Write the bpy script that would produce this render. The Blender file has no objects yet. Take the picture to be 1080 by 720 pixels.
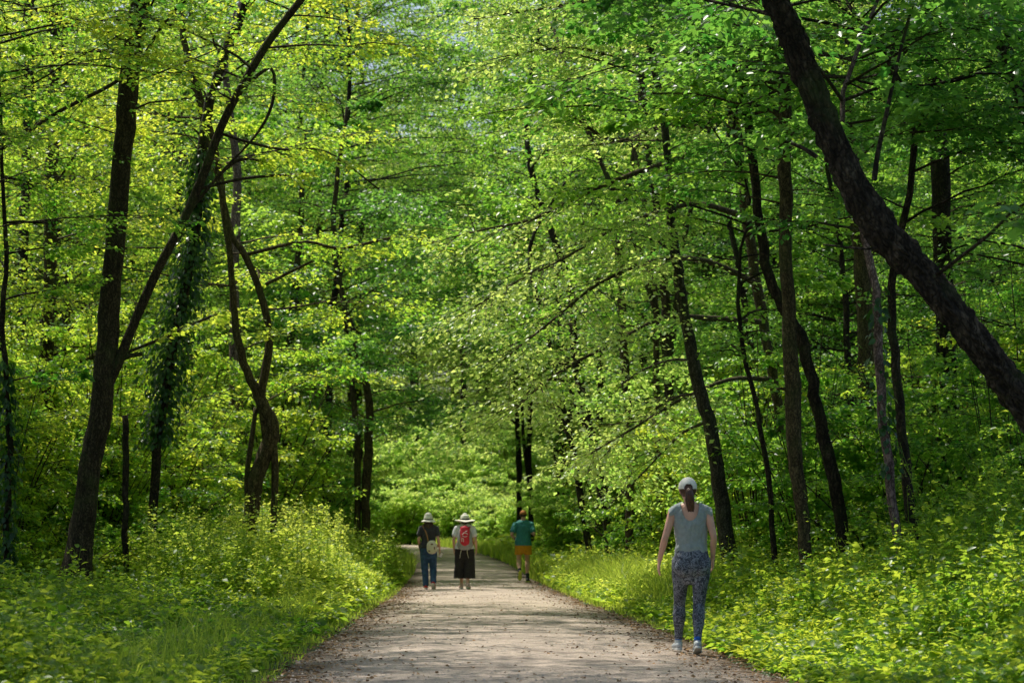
import bpy, bmesh, math, random
import numpy as np
from mathutils import Vector, noise as mnoise

SC = bpy.context.scene
COL = SC.collection
R = np.random.default_rng(11)
random.seed(11)
F = 2200.0                       # focal length in pixels of a 1080 px wide frame
CAMH = 1.15
PITCH = math.atan(207.0 / F)

# ------------------------------------------------------------------ terrain
def sstep(a, b, x):
    t = np.clip((np.asarray(x, float) - a) / (b - a), 0, 1)
    return t * t * (3 - 2 * t)

def path_x(y):
    y = np.asarray(y, float)
    e = np.clip(y - 62, 0, None)
    return 0.03 - 0.0312 * (y - 20.9) - 0.00075 * e ** 2 - 0.000004 * e ** 3

def path_half(y):
    return 2.12 - 0.017 * np.clip(np.asarray(y, float) - 21, 0, 22) + .006 * np.clip(np.asarray(y, float) - 60, 0, 60)

def lowfreq(x, y, s, seed):
    """cheap smooth noise out of a few sines, -1..1"""
    rr = np.random.default_rng(seed)
    v = 0
    for k in range(5):
        a = rr.uniform(0, 2 * math.pi); f = s * rr.uniform(.6, 1.7); ph = rr.uniform(0, 6.28)
        v = v + np.sin((np.cos(a) * x + np.sin(a) * y) * f + ph)
    return v / 3.2

def ground_z(x, y):
    x = np.asarray(x, float); y = np.asarray(y, float)
    rise = 0.7 * sstep(50, 130, y)
    off = np.abs(x - path_x(y)) - path_half(y)
    bank = 0.9 * sstep(0.3, 16, off) * sstep(5, 25, y)
    rise = rise + 9 * sstep(150, 230, y) + 8 * sstep(45, 110, np.abs(x))
    bump = 0.08 * lowfreq(x, y, 0.9, 5) * sstep(0.0, 1.5, off)
    return rise + bank + bump

def px(u_, v_, d):
    """the point at distance y = d that the photograph shows at pixel (u_, v_) of 1080 x 720"""
    u = (u_ - 540) / F; v = (360 - v_) / F
    dy = math.cos(PITCH) - v * math.sin(PITCH); dz = math.sin(PITCH) + v * math.cos(PITCH)
    t = d / dy
    return np.array([u * t, d, CAMH + dz * t])

# ------------------------------------------------------------------ materials
def mat_new(name):
    m = bpy.data.materials.new(name); m.use_nodes = True
    nt = m.node_tree; nt.nodes.clear()
    out = nt.nodes.new('ShaderNodeOutputMaterial')
    return m, nt, out

def nd(nt, t, **kw):
    n = nt.nodes.new(t)
    for k, v in kw.items():
        if k in n.inputs.keys() if isinstance(k, str) else False: n.inputs[k].default_value = v
        else: setattr(n, k, v)
    return n

def ramp(nt, stops, src, interp='LINEAR'):
    r = nt.nodes.new('ShaderNodeValToRGB')
    r.color_ramp.interpolation = interp
    el = r.color_ramp.elements
    while len(el) < len(stops): el.new(0.5)
    for e, (p, c) in zip(el, stops):
        e.position = p; e.color = (*c, 1)
    nt.links.new(src, r.inputs[0]); return r.outputs[0]

def leaf_mat(name, dark, mid, light, tdark, tlight, trans=0.5, rough=0.42, spec=0.35):
    """diffuse upper side, light coming through the blade, a waxy glint; tint varies from leaf to leaf"""
    m, nt, out = mat_new(name); L = nt.links.new
    at = nd(nt, 'ShaderNodeAttribute', attribute_name='tint')
    oi = nd(nt, 'ShaderNodeObjectInfo')
    mx = nd(nt, 'ShaderNodeMath', operation='MULTIPLY_ADD'); L(oi.outputs['Random'], mx.inputs[0]); mx.inputs[1].default_value = 0.24; mx.inputs[2].default_value = -0.12
    ad = nd(nt, 'ShaderNodeMath', operation='ADD'); L(at.outputs['Fac'], ad.inputs[0]); L(mx.outputs[0], ad.inputs[1])
    c1 = ramp(nt, [(0, dark), (.5, mid), (1, light)], ad.outputs[0])
    c2 = ramp(nt, [(0, tdark), (1, tlight)], ad.outputs[0])
    p = nd(nt, 'ShaderNodeBsdfPrincipled'); L(c1, p.inputs['Base Color'])
    p.inputs['Roughness'].default_value = rough; p.inputs['Specular IOR Level'].default_value = spec
    t = nd(nt, 'ShaderNodeBsdfTranslucent'); L(c2, t.inputs['Color'])
    ms = nd(nt, 'ShaderNodeMixShader'); ms.inputs[0].default_value = trans
    L(p.outputs[0], ms.inputs[1]); L(t.outputs[0], ms.inputs[2]); L(ms.outputs[0], out.inputs[0])
    return m

M = {}
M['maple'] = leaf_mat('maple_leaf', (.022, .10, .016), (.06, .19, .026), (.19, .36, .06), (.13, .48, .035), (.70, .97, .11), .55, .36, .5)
M['light'] = leaf_mat('sunny_leaf', (.03, .12, .016), (.09, .23, .028), (.28, .42, .06), (.28, .64, .04), (.97, .99, .10), .6, .36, .5)  # yellow-green leaf, sunlit brightness put into its colour
M['fresh'] = leaf_mat('fresh_leaf', (.06, .19, .035), (.17, .34, .07), (.36, .52, .17), (.32, .72, .07), (.86, .98, .24), .57, .32, .6)  # fresh green, lightened further to stand for whitish sunlit highlights
M['deep'] = leaf_mat('deep_shade_leaf', (.014, .07, .018), (.035, .13, .028), (.10, .24, .05), (.10, .38, .04), (.48, .84, .11), .5, .36, .5)  # darkened leaf colour stands for the shade of the right-hand wood
M['far'] = leaf_mat('far_haze_leaf', (.07, .19, .045), (.14, .30, .07), (.30, .45, .12), (.50, .82, .12), (.90, .97, .26), .72, .36, .5)  # pale bright leaf colour stands for haze and glow at the far end
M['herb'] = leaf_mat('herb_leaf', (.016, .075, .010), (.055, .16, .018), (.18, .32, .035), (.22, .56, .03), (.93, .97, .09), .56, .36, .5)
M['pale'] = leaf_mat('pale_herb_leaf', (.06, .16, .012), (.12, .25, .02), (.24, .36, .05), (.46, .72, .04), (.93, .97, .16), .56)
M['grass'] = leaf_mat('grass_blade', (.05, .12, .012), (.08, .17, .02), (.16, .24, .04), (.36, .58, .03), (.80, .92, .13), .5)
M['ivy'] = leaf_mat('ivy_leaf', (.008, .035, .010), (.015, .055, .014), (.03, .09, .02), (.05, .18, .02), (.14, .34, .03), .3, rough=.3, spec=.5)

def bark_mat(name, c0, c1, c2, moss=0.25, scale=1.0, bump=0.5):
    m, nt, out = mat_new(name); L = nt.links.new
    tc = nd(nt, 'ShaderNodeTexCoord')
    mp = nd(nt, 'ShaderNodeMapping'); mp.inputs['Scale'].default_value = (1, 1, .22); L(tc.outputs['Object'], mp.inputs[0])
    n1 = nd(nt, 'ShaderNodeTexNoise'); n1.inputs['Scale'].default_value = 22 * scale; n1.inputs['Detail'].default_value = 8; n1.inputs['Roughness'].default_value = .68
    L(mp.outputs[0], n1.inputs['Vector'])
    vo = nd(nt, 'ShaderNodeTexVoronoi'); vo.feature = 'DISTANCE_TO_EDGE'; vo.inputs['Scale'].default_value = 26 * scale
    nw = nd(nt, 'ShaderNodeTexNoise'); nw.inputs['Scale'].default_value = 7 * scale; nw.inputs['Detail'].default_value = 4; L(tc.outputs['Object'], nw.inputs['Vector'])
    sc_ = nd(nt, 'ShaderNodeVectorMath', operation='SCALE'); sc_.inputs['Scale'].default_value = .22 / scale; L(nw.outputs['Color'], sc_.inputs[0])
    av = nd(nt, 'ShaderNodeVectorMath', operation='ADD'); L(mp.outputs[0], av.inputs[0]); L(sc_.outputs[0], av.inputs[1]); L(av.outputs[0], vo.inputs['Vector'])
    n2 = nd(nt, 'ShaderNodeTexNoise'); n2.inputs['Scale'].default_value = 1.6; n2.inputs['Detail'].default_value = 5; L(tc.outputs['Object'], n2.inputs['Vector'])
    base = ramp(nt, [(.30, c0), (.52, c1), (.72, c2)], n1.outputs['Fac'])
    cr = ramp(nt, [(0, (.25, .25, .25)), (.25, (1, 1, 1))], vo.outputs['Distance'])
    mu = nd(nt, 'ShaderNodeMix', data_type='RGBA', blend_type='MULTIPLY'); mu.inputs['Factor'].default_value = 1
    L(base, mu.inputs['A']); L(cr, mu.inputs['B'])
    mk = ramp(nt, [(.52, (0, 0, 0)), (.72, (moss, moss, moss))], n2.outputs['Fac'])
    mo = nd(nt, 'ShaderNodeMix', data_type='RGBA'); L(mk, mo.inputs['Factor']); L(mu.outputs['Result'], mo.inputs['A']); mo.inputs['B'].default_value = (.055, .085, .02, 1)
    p = nd(nt, 'ShaderNodeBsdfPrincipled'); p.inputs['Roughness'].default_value = .88; p.inputs['Specular IOR Level'].default_value = .2
    L(mo.outputs['Result'], p.inputs['Base Color'])
    h = nd(nt, 'ShaderNodeMath', operation='MULTIPLY_ADD'); L(vo.outputs['Distance'], h.inputs[0]); h.inputs[1].default_value = 1.6; L(n1.outputs['Fac'], h.inputs[2])
    b = nd(nt, 'ShaderNodeBump'); b.inputs['Strength'].default_value = bump; b.inputs['Distance'].default_value = .02; L(h.outputs[0], b.inputs['Height'])
    L(b.outputs[0], p.inputs['Normal']); L(p.outputs[0], out.inputs[0])
    return m
M['bark'] = bark_mat('brown_bark', (.024, .017, .010), (.070, .052, .029), (.15, .115, .066), .6)
M['bark_dark'] = bark_mat('dark_ridged_bark', (.014, .010, .007), (.046, .034, .023), (.12, .09, .06), .4, .7, 1.0)
M['bark_lichen'] = bark_mat('furrowed_lichen_bark', (.016, .012, .009), (.055, .042, .030), (.16, .125, .09), .8, .55, 1.0)
M['bark_grey'] = bark_mat('grey_bark', (.03, .026, .02), (.08, .07, .052), (.17, .15, .115), .3)
M['bark_pale'] = bark_mat('pale_bark', (.10, .06, .055), (.24, .16, .145), (.48, .38, .34), .1)
M['bark_tan'] = bark_mat('tan_bark', (.04, .028, .013), (.11, .082, .04), (.21, .16, .085), .4)

def simple(name, col, rough=.8, var=.25, scale=40, bump=.0, spec=.3, sheen=0):
    m, nt, out = mat_new(name); L = nt.links.new
    tc = nd(nt, 'ShaderNodeTexCoord')
    n = nd(nt, 'ShaderNodeTexNoise'); n.inputs['Scale'].default_value = scale; n.inputs['Detail'].default_value = 4; L(tc.outputs['Object'], n.inputs['Vector'])
    lo = tuple(c * (1 - var) for c in col); hi = tuple(min(1, c * (1 + var)) for c in col)
    c = ramp(nt, [(.3, lo), (.7, hi)], n.outputs['Fac'])
    p = nd(nt, 'ShaderNodeBsdfPrincipled'); L(c, p.inputs['Base Color']); p.inputs['Roughness'].default_value = rough; p.inputs['Specular IOR Level'].default_value = spec
    if sheen: p.inputs['Sheen Weight'].default_value = sheen
    if bump:
        n3 = nd(nt, 'ShaderNodeTexNoise'); n3.inputs['Scale'].default_value = 9; n3.inputs['Detail'].default_value = 3; n3.inputs['Distortion'].default_value = .8
        L(tc.outputs['Object'], n3.inputs['Vector'])
        b = nd(nt, 'ShaderNodeBump'); b.inputs['Strength'].default_value = bump; b.inputs['Distance'].default_value = .03
        L(n3.outputs['Fac'], b.inputs['Height']); L(b.outputs[0], p.inputs['Normal'])
    L(p.outputs[0], out.inputs[0]); return m

def skin_mat():
    m = simple('skin', (.60, .34, .25), .5, .10, 14)
    p = [n for n in m.node_tree.nodes if n.type == 'BSDF_PRINCIPLED'][0]
    p.inputs['Subsurface Weight'].default_value = .12; p.inputs['Subsurface Radius'].default_value = (.02, .008, .004)
    return m
M['skin'] = skin_mat()
M['grey_tee'] = simple('grey_jersey', (.27, .31, .31), .9, .10, 30, 1.0, sheen=.2)
M['black_tee'] = simple('charcoal_cotton', (.035, .035, .042), .9, .2, 30, .6, sheen=.2)
M['white_tee'] = simple('white_cotton', (.72, .71, .74), .9, .05, 30, .6)
M['teal_tee'] = simple('teal_jersey', (.045, .21, .20), .8, .15, 20, .6)
M['mustard'] = simple('mustard_cotton', (.66, .29, .02), .85, .15, 25, .5)
M['black_cloth'] = simple('black_linen', (.028, .024, .026), .9, .3, 30, .7)
M['denim'] = simple('blue_denim', (.035, .075, .17), .85, .35, 16, .5)
M['hat_white'] = simple('cream_straw', (.74, .71, .62), .85, .08, 80, .2)
M['hat_band'] = simple('black_band', (.015, .015, .018), .7)
M['cap_white'] = simple('washed_cap_cotton', (.76, .73, .68), .9, .1, 60, .2)
M['cap_orange'] = simple('orange_cap_cotton', (.42, .16, .045), .85, .15, 40, .2)
M['shoe_grey'] = simple('light_grey_shoe', (.42, .45, .47), .7, .35, 50)
M['shoe_sole'] = simple('shoe_sole', (.6, .6, .58), .7, .1)
M['shoe_red'] = simple('red_canvas', (.45, .03, .03), .7, .15)
M['shoe_pink'] = simple('pale_pink_shoe', (.62, .42, .42), .7, .2)
M['shoe_black'] = simple('black_mesh_shoe', (.03, .035, .035), .6, .3)
M['sole_lime'] = simple('lime_sole', (.5, .55, .08), .6, .1)
M['sock'] = simple('black_sock', (.02, .025, .035), .9)
M['sock_blue'] = simple('blue_sock', (.02, .10, .40), .9)
M['red_pack'] = simple('red_nylon', (.58, .025, .05), .55, .15, 20, .5)
M['grey_pack'] = simple('grey_nylon', (.30, .30, .31), .65, .15, 20, .4)
M['white_print'] = simple('white_print', (.75, .72, .72), .6, .05)
M['tan_strap'] = simple('tan_leather', (.34, .17, .07), .6, .15)
M['cream_bag'] = simple('cream_canvas', (.66, .60, .46), .8, .08, 30, .3)
M['brown_patch'] = simple('brown_print', (.16, .06, .03), .7, .2)
M['phone'] = simple('phone_glass', (.02, .02, .022), .2, .1, spec=.6)

def hair_mat(name, c0, c1):
    m, nt, out = mat_new(name); L = nt.links.new
    tc = nd(nt, 'ShaderNodeTexCoord'); mp = nd(nt, 'ShaderNodeMapping'); mp.inputs['Scale'].default_value = (1, 1, .08); L(tc.outputs['Object'], mp.inputs[0])
    n = nd(nt, 'ShaderNodeTexNoise'); n.inputs['Scale'].default_value = 140; n.inputs['Detail'].default_value = 3; L(mp.outputs[0], n.inputs['Vector'])
    c = ramp(nt, [(.35, c0), (.65, c1)], n.outputs['Fac'])
    p = nd(nt, 'ShaderNodeBsdfPrincipled'); L(c, p.inputs['Base Color']); p.inputs['Roughness'].default_value = .42
    b = nd(nt, 'ShaderNodeBump'); b.inputs['Strength'].default_value = .8; b.inputs['Distance'].default_value = .006; L(n.outputs['Fac'], b.inputs['Height']); L(b.outputs[0], p.inputs['Normal'])
    L(p.outputs[0], out.inputs[0]); return m
M['hair'] = hair_mat('brown_hair', (.022, .008, .005), (.12, .045, .025))
M['hair_dark'] = hair_mat('dark_hair', (.02, .010, .008), (.075, .032, .022))

def leggings_mat():
    m, nt, out = mat_new('patterned_leggings'); L = nt.links.new
    tc = nd(nt, 'ShaderNodeTexCoord')
    n = nd(nt, 'ShaderNodeTexNoise'); n.inputs['Scale'].default_value = 21; n.inputs['Detail'].default_value = 4; n.inputs['Distortion'].default_value = 2.4; n.inputs['Roughness'].default_value = .6
    L(tc.outputs['Object'], n.inputs['Vector'])
    n2 = nd(nt, 'ShaderNodeTexNoise'); n2.inputs['Scale'].default_value = 7; n2.inputs['Detail'].default_value = 3; L(tc.outputs['Object'], n2.inputs['Vector'])
    a = ramp(nt, [(.38, (.018, .022, .034)), (.49, (.045, .055, .08)), (.56, (.21, .23, .28)), (.66, (.06, .07, .10))], n.outputs['Fac'])
    g = ramp(nt, [(.35, (.62, .62, .64)), (.62, (1.25, 1.25, 1.22))], n2.outputs['Fac'])
    mu = nd(nt, 'ShaderNodeMix', data_type='RGBA', blend_type='MULTIPLY'); mu.inputs['Factor'].default_value = 1; L(a, mu.inputs['A']); L(g, mu.inputs['B'])
    p = nd(nt, 'ShaderNodeBsdfPrincipled'); L(mu.outputs['Result'], p.inputs['Base Color']); p.inputs['Roughness'].default_value = .7
    L(p.outputs[0], out.inputs[0]); return m
M['leggings'] = leggings_mat()

def ground_mat():
    m, nt, out = mat_new('forest_soil'); L = nt.links.new
    tc = nd(nt, 'ShaderNodeTexCoord')
    n = nd(nt, 'ShaderNodeTexNoise'); n.inputs['Scale'].default_value = 3; n.inputs['Detail'].default_value = 10; n.inputs['Roughness'].default_value = .7; L(tc.outputs['Object'], n.inputs['Vector'])
    n2 = nd(nt, 'ShaderNodeTexNoise'); n2.inputs['Scale'].default_value = .5; n2.inputs['Detail'].default_value = 4; L(tc.outputs['Object'], n2.inputs['Vector'])
    a = ramp(nt, [(.3, (.022, .018, .010)), (.5, (.05, .04, .022)), (.7, (.10, .08, .045))], n.outputs['Fac'])
    mx = nd(nt, 'ShaderNodeMix', data_type='RGBA'); L(ramp(nt, [(.28, (0, 0, 0)), (.45, (.85, .85, .85))], n2.outputs['Fac']), mx.inputs['Factor']); L(a, mx.inputs['A']); mx.inputs['B'].default_value = (.03, .06, .012, 1)
    p = nd(nt, 'ShaderNodeBsdfPrincipled'); L(mx.outputs['Result'], p.inputs['Base Color']); p.inputs['Roughness'].default_value = .95
    b = nd(nt, 'ShaderNodeBump'); b.inputs['Strength'].default_value = .8; b.inputs['Distance'].default_value = .06; L(n.outputs['Fac'], b.inputs['Height']); L(b.outputs[0], p.inputs['Normal'])
    L(p.outputs[0], out.inputs[0]); return m

def path_mat():
    """crushed stone: grit, pale wheel lines worn down the middle, brown leaf mould at the edges ('edge' runs 0 centre .. 1 border)"""
    m, nt, out = mat_new('crushed_stone'); L = nt.links.new
    tc = nd(nt, 'ShaderNodeTexCoord'); at = nd(nt, 'ShaderNodeAttribute', attribute_name='edge')
    n = nd(nt, 'ShaderNodeTexNoise'); n.inputs['Scale'].default_value = 60; n.inputs['Detail'].default_value = 6; n.inputs['Roughness'].default_value = .75; L(tc.outputs['Object'], n.inputs['Vector'])
    n2 = nd(nt, 'ShaderNodeTexNoise'); n2.inputs['Scale'].default_value = 1.3; n2.inputs['Detail'].default_value = 9; n2.inputs['Roughness'].default_value = .65; L(tc.outputs['Object'], n2.inputs['Vector'])
    vo = nd(nt, 'ShaderNodeTexVoronoi'); vo.inputs['Scale'].default_value = 38; L(tc.outputs['Object'], vo.inputs['Vector'])
    a = ramp(nt, [(.26, (.20, .155, .125)), (.5, (.48, .39, .33)), (.70, (.86, .75, .66))], n.outputs['Fac'])
    b_ = ramp(nt, [(.3, (.48, .45, .44)), (.45, (.85, .84, .83)), (.68, (1.12, 1.1, 1.07))], n2.outputs['Fac'])
    mu = nd(nt, 'ShaderNodeMix', data_type='RGBA', blend_type='MULTIPLY'); mu.inputs['Factor'].default_value = 1; L(a, mu.inputs['A']); L(b_, mu.inputs['B'])
    pb = ramp(nt, [(0, (.72, .70, .68)), (.45, (1, 1, 1))], vo.outputs['Color'])
    m2 = nd(nt, 'ShaderNodeMix', data_type='RGBA', blend_type='MULTIPLY'); m2.inputs['Factor'].default_value = .8; L(mu.outputs['Result'], m2.inputs['A']); L(pb, m2.inputs['B'])
    e = nd(nt, 'ShaderNodeMath', operation='MULTIPLY_ADD'); L(n2.outputs['Fac'], e.inputs[0]); e.inputs[1].default_value = .8; L(at.outputs['Fac'], e.inputs[2])
    ef = ramp(nt, [(1.0 - .02, (0, 0, 0)), (1.0, (0, 0, 0))], e.outputs[0])
    mr = nd(nt, 'ShaderNodeMapRange'); mr.inputs['From Min'].default_value = .98; mr.inputs['From Max'].default_value = 1.38; L(e.outputs[0], mr.inputs['Value'])
    mx = nd(nt, 'ShaderNodeMix', data_type='RGBA'); L(mr.outputs[0], mx.inputs['Factor']); L(m2.outputs['Result'], mx.inputs['A'])
    br = ramp(nt, [(.3, (.045, .028, .018)), (.7, (.15, .095, .06))], n.outputs['Fac']); L(br, mx.inputs['B'])
    p = nd(nt, 'ShaderNodeBsdfPrincipled'); L(mx.outputs['Result'], p.inputs['Base Color']); p.inputs['Roughness'].default_value = .92; p.inputs['Specular IOR Level'].default_value = .25
    bb = nd(nt, 'ShaderNodeBump'); bb.inputs['Strength'].default_value = .7; bb.inputs['Distance'].default_value = .02; L(n.outputs['Fac'], bb.inputs['Height'])
    b2 = nd(nt, 'ShaderNodeBump'); b2.inputs['Strength'].default_value = .6; b2.inputs['Distance'].default_value = .08; L(n2.outputs['Fac'], b2.inputs['Height']); L(bb.outputs[0], b2.inputs['Normal'])
    L(b2.outputs[0], p.inputs['Normal']); L(p.outputs[0], out.inputs[0]); return m
M['ground'] = ground_mat(); M['path'] = path_mat()
M['litter'] = simple('dead_leaf', (.22, .13, .06), .9, .6, 3)
M['stone'] = simple('grit_stone', (.36, .32, .28), .9, .4, 2)

# ------------------------------------------------------------------ objects
def link(o, parent=None):
    COL.objects.link(o)
    if parent is not None: o.parent = parent
    return o
def tag(o, label=None, cat=None, group=None, kind=None):
    if label: o['label'] = label
    if cat: o['category'] = cat
    if group: o['group'] = group
    if kind: o['kind'] = kind
    return o
def empty(name, loc=(0, 0, 0), rz=0, label=None, cat=None, group=None):
    o = bpy.data.objects.new(name, None); o.location = loc; o.rotation_euler = (0, 0, rz); o.empty_display_size = .3
    link(o); tag(o, label, cat, group); return o
def copy_tree(root):
    c = root.copy(); link(c)
    for ch in list(root.children):
        k = ch.copy(); link(k, c)
        for g in list(ch.children):
            q = g.copy(); link(q, k)
    return c

# ------------------------------------------------------------------ numpy mesh assembly
class Geo:
    """vertices and faces of mixed size, a material index per face, a tint per vertex"""
    def __init__(s): s.v = []; s.f = []; s.n = 0; s.t = []
    def add(s, verts, faces, mi=0, tint=None):
        verts = np.asarray(verts, np.float32).reshape(-1, 3); faces = np.asarray(faces, np.int64)
        s.v.append(verts); s.f.append((faces + s.n, mi)); s.n += len(verts)
        s.t.append(np.full(len(verts), .5, np.float32) if tint is None else np.asarray(tint, np.float32))
    def mesh(s, name, mats, smooth=False, tint=True):
        me = bpy.data.meshes.new(name)
        if not s.v: return me
        v = np.concatenate(s.v)
        loops = np.concatenate([f.ravel() for f, _ in s.f]).astype(np.int32)
        sizes = np.concatenate([np.full(len(f), f.shape[1], np.int32) for f, _ in s.f])
        mi = np.concatenate([np.full(len(f), m, np.int32) for f, m in s.f])
        starts = np.concatenate([[0], np.cumsum(sizes)[:-1]]).astype(np.int32)
        me.vertices.add(len(v)); me.vertices.foreach_set('co', v.ravel())
        me.loops.add(len(loops)); me.loops.foreach_set('vertex_index', loops)
        me.polygons.add(len(sizes)); me.polygons.foreach_set('loop_start', starts)
        me.polygons.foreach_set('material_index', mi)
        if tint:
            a = me.attributes.new('tint', 'FLOAT', 'POINT'); a.data.foreach_set('value', np.concatenate(s.t))
        me.update(calc_edges=True)
        for m in mats: me.materials.append(m)
        if smooth: me.polygons.foreach_set('use_smooth', np.ones(len(sizes), bool))
        return me
    def obj(s, name, mats, parent=None, smooth=False, tint=True):
        return link(bpy.data.objects.new(name, s.mesh(name, mats, smooth, tint)), parent)

# leaf outlines: x across, y along, z fold
T_DIAMOND = (np.array([[0, 0, 0], [.36, .45, .10], [0, 1, -.06], [-.36, .45, .10]]), np.array([[0, 1, 2], [0, 2, 3]]))
T_OVAL = (np.array([[0, 0, 0], [.26, .22, .07], [.30, .58, .09], [0, 1, -.10], [-.30, .58, .09], [-.26, .22, .07], [0, .5, 0]]),
          np.array([[0, 1, 6], [1, 2, 6], [2, 3, 6], [3, 4, 6], [4, 5, 6], [5, 0, 6]]))
T_MAPLE = (np.array([[0, 0, 0], [.38, .04, .03], [.30, .26, .04], [.62, .50, -.04], [.22, .56, .05], [0, 1.0, -.08], [-.22, .56, .05], [-.62, .50, -.04], [-.30, .26, .04], [-.38, .04, .03]]),
           np.array([[0, 1, 2], [0, 2, 4], [2, 3, 4], [0, 4, 6], [4, 5, 6], [0, 6, 8], [6, 7, 8], [0, 8, 9]]))

def nrm(a): return a / np.maximum(np.linalg.norm(a, axis=-1, keepdims=True), 1e-9)

def add_leaves(g, P, D, N, S, tint, tpl=T_DIAMOND, mi=0):
    D = nrm(D); B = nrm(np.cross(N, D)); N2 = np.cross(D, B)
    tv, tf = tpl; k = len(tv); n = len(P)
    S = S[:, None, None]
    V = P[:, None, :] + S * (tv[None, :, 0:1] * B[:, None, :] + tv[None, :, 1:2] * D[:, None, :] + tv[None, :, 2:3] * N2[:, None, :])
    Fc = (tf[None] + (np.arange(n) * k)[:, None, None]).reshape(-1, 3)
    g.add(V.reshape(-1, 3), Fc, mi, np.repeat(tint, k))

def add_prisms(g, A, B, ra, rb, mi=1):
    """thin three-sided twigs from A to B"""
    d = nrm(B - A); up = np.where(np.abs(d[:, 2:3]) > .9, np.array([[1., 0, 0]]), np.array([[0, 0, 1.]]))
    s = nrm(np.cross(d, up)); t = np.cross(d, s); V = []
    for base, r in ((A, ra), (B, rb)):
        for k in range(3):
            a = k * 2.0944
            V.append(base + (s * math.cos(a) + t * math.sin(a)) * np.asarray(r).reshape(-1, 1))
    V = np.stack(V, 1); n = len(A)
    q = np.array([[0, 1, 4, 3], [1, 2, 5, 4], [2, 0, 3, 5]])
    g.add(V.reshape(-1, 3), (q[None] + (np.arange(n) * 6)[:, None, None]).reshape(-1, 4), mi)

def catmull(P, n):
    P = np.asarray(P, float); Q = np.vstack([2 * P[0] - P[1], P, 2 * P[-1] - P[-2]]); out = []
    m = len(P) - 1
    for i in range(n):
        u = i / (n - 1) * m; k = min(int(u), m - 1); t = u - k
        a, b, c, d = Q[k], Q[k + 1], Q[k + 2], Q[k + 3]
        out.append(.5 * ((2 * b) + (-a + c) * t + (2 * a - 5 * b + 4 * c - d) * t * t + (-a + 3 * b - 3 * c + d) * t ** 3))
    return np.array(out)

def add_tube(g, P, rad, sides=10, rough=.06, seed=0, mi=0, ridge=0, flare=False, cap=True):
    """a bark tube along P: rad per point; ridge adds plates running up the trunk"""
    P = np.asarray(P, float); n = len(P); rad = np.asarray(rad, float)
    tan = np.gradient(P, axis=0); tan = nrm(tan)
    ref = np.array([1., 0, 0]); V = []
    ang = np.arange(sides) / sides * 2 * math.pi
    rr = np.random.default_rng(seed); ph = rr.uniform(0, 100)
    for i in range(n):
        s = nrm(ref - tan[i] * np.dot(ref, tan[i])); t = np.cross(tan[i], s)
        for a in ang:
            c = s * math.cos(a) + t * math.sin(a)
            r = rad[i] * (1 + rough * mnoise.noise(Vector((c[0] * 1.2 + ph, c[1] * 1.2, P[i][2] * 1.1 + c[2]))) * 2)
            if ridge:
                w = Vector((c[0] * rad[i] * 34 + ph, c[1] * rad[i] * 34, (P[i] @ tan[i]) * 7 + c[2] * 5))
                r += ridge * (abs(mnoise.noise(w)) * 2 - .5) + ridge * .7 * mnoise.noise(w * 2.3)
            if flare and i < n * .12:
                r *= 1 + .5 * (1 - i / (n * .12)) ** 2 * (1 + .4 * math.sin(a * 4 + ph))
            V.append(P[i] + c * r)
    V = np.array(V); Fc = []
    i, j = np.meshgrid(np.arange(n - 1), np.arange(sides), indexing='ij'); i = i.ravel(); j = j.ravel(); j2 = (j + 1) % sides
    Fc = np.stack([i * sides + j, i * sides + j2, (i + 1) * sides + j2, (i + 1) * sides + j], 1)
    base = g.n
    g.add(V, Fc, mi)
    if cap:
        g.add([P[-1]], np.zeros((0, 3), int), mi)
        k = np.arange(sides)
        f = np.stack([base + (n - 1) * sides + k, base + (n - 1) * sides + (k + 1) % sides, np.full(sides, g.n - 1)], 1) - g.n
        g.f.append((f + g.n, mi))

# ------------------------------------------------------------------ foliage growth
def limb_curve(start, az, L, rise, droop, rr, n=9):
    t = np.linspace(0, 1, n); d = np.array([math.cos(az), math.sin(az), 0]); s = np.array([-d[1], d[0], 0])
    w = np.cumsum(rr.normal(0, .05, n)) * L * .35; w -= w[0]; wz = np.cumsum(rr.normal(0, .03, n)) * L * .3; wz -= wz[0]
    return start + np.outer(t * L, d) + np.outer(w, s) + np.outer(rise * t - droop * t * t + wz, [0, 0, 1])

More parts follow.
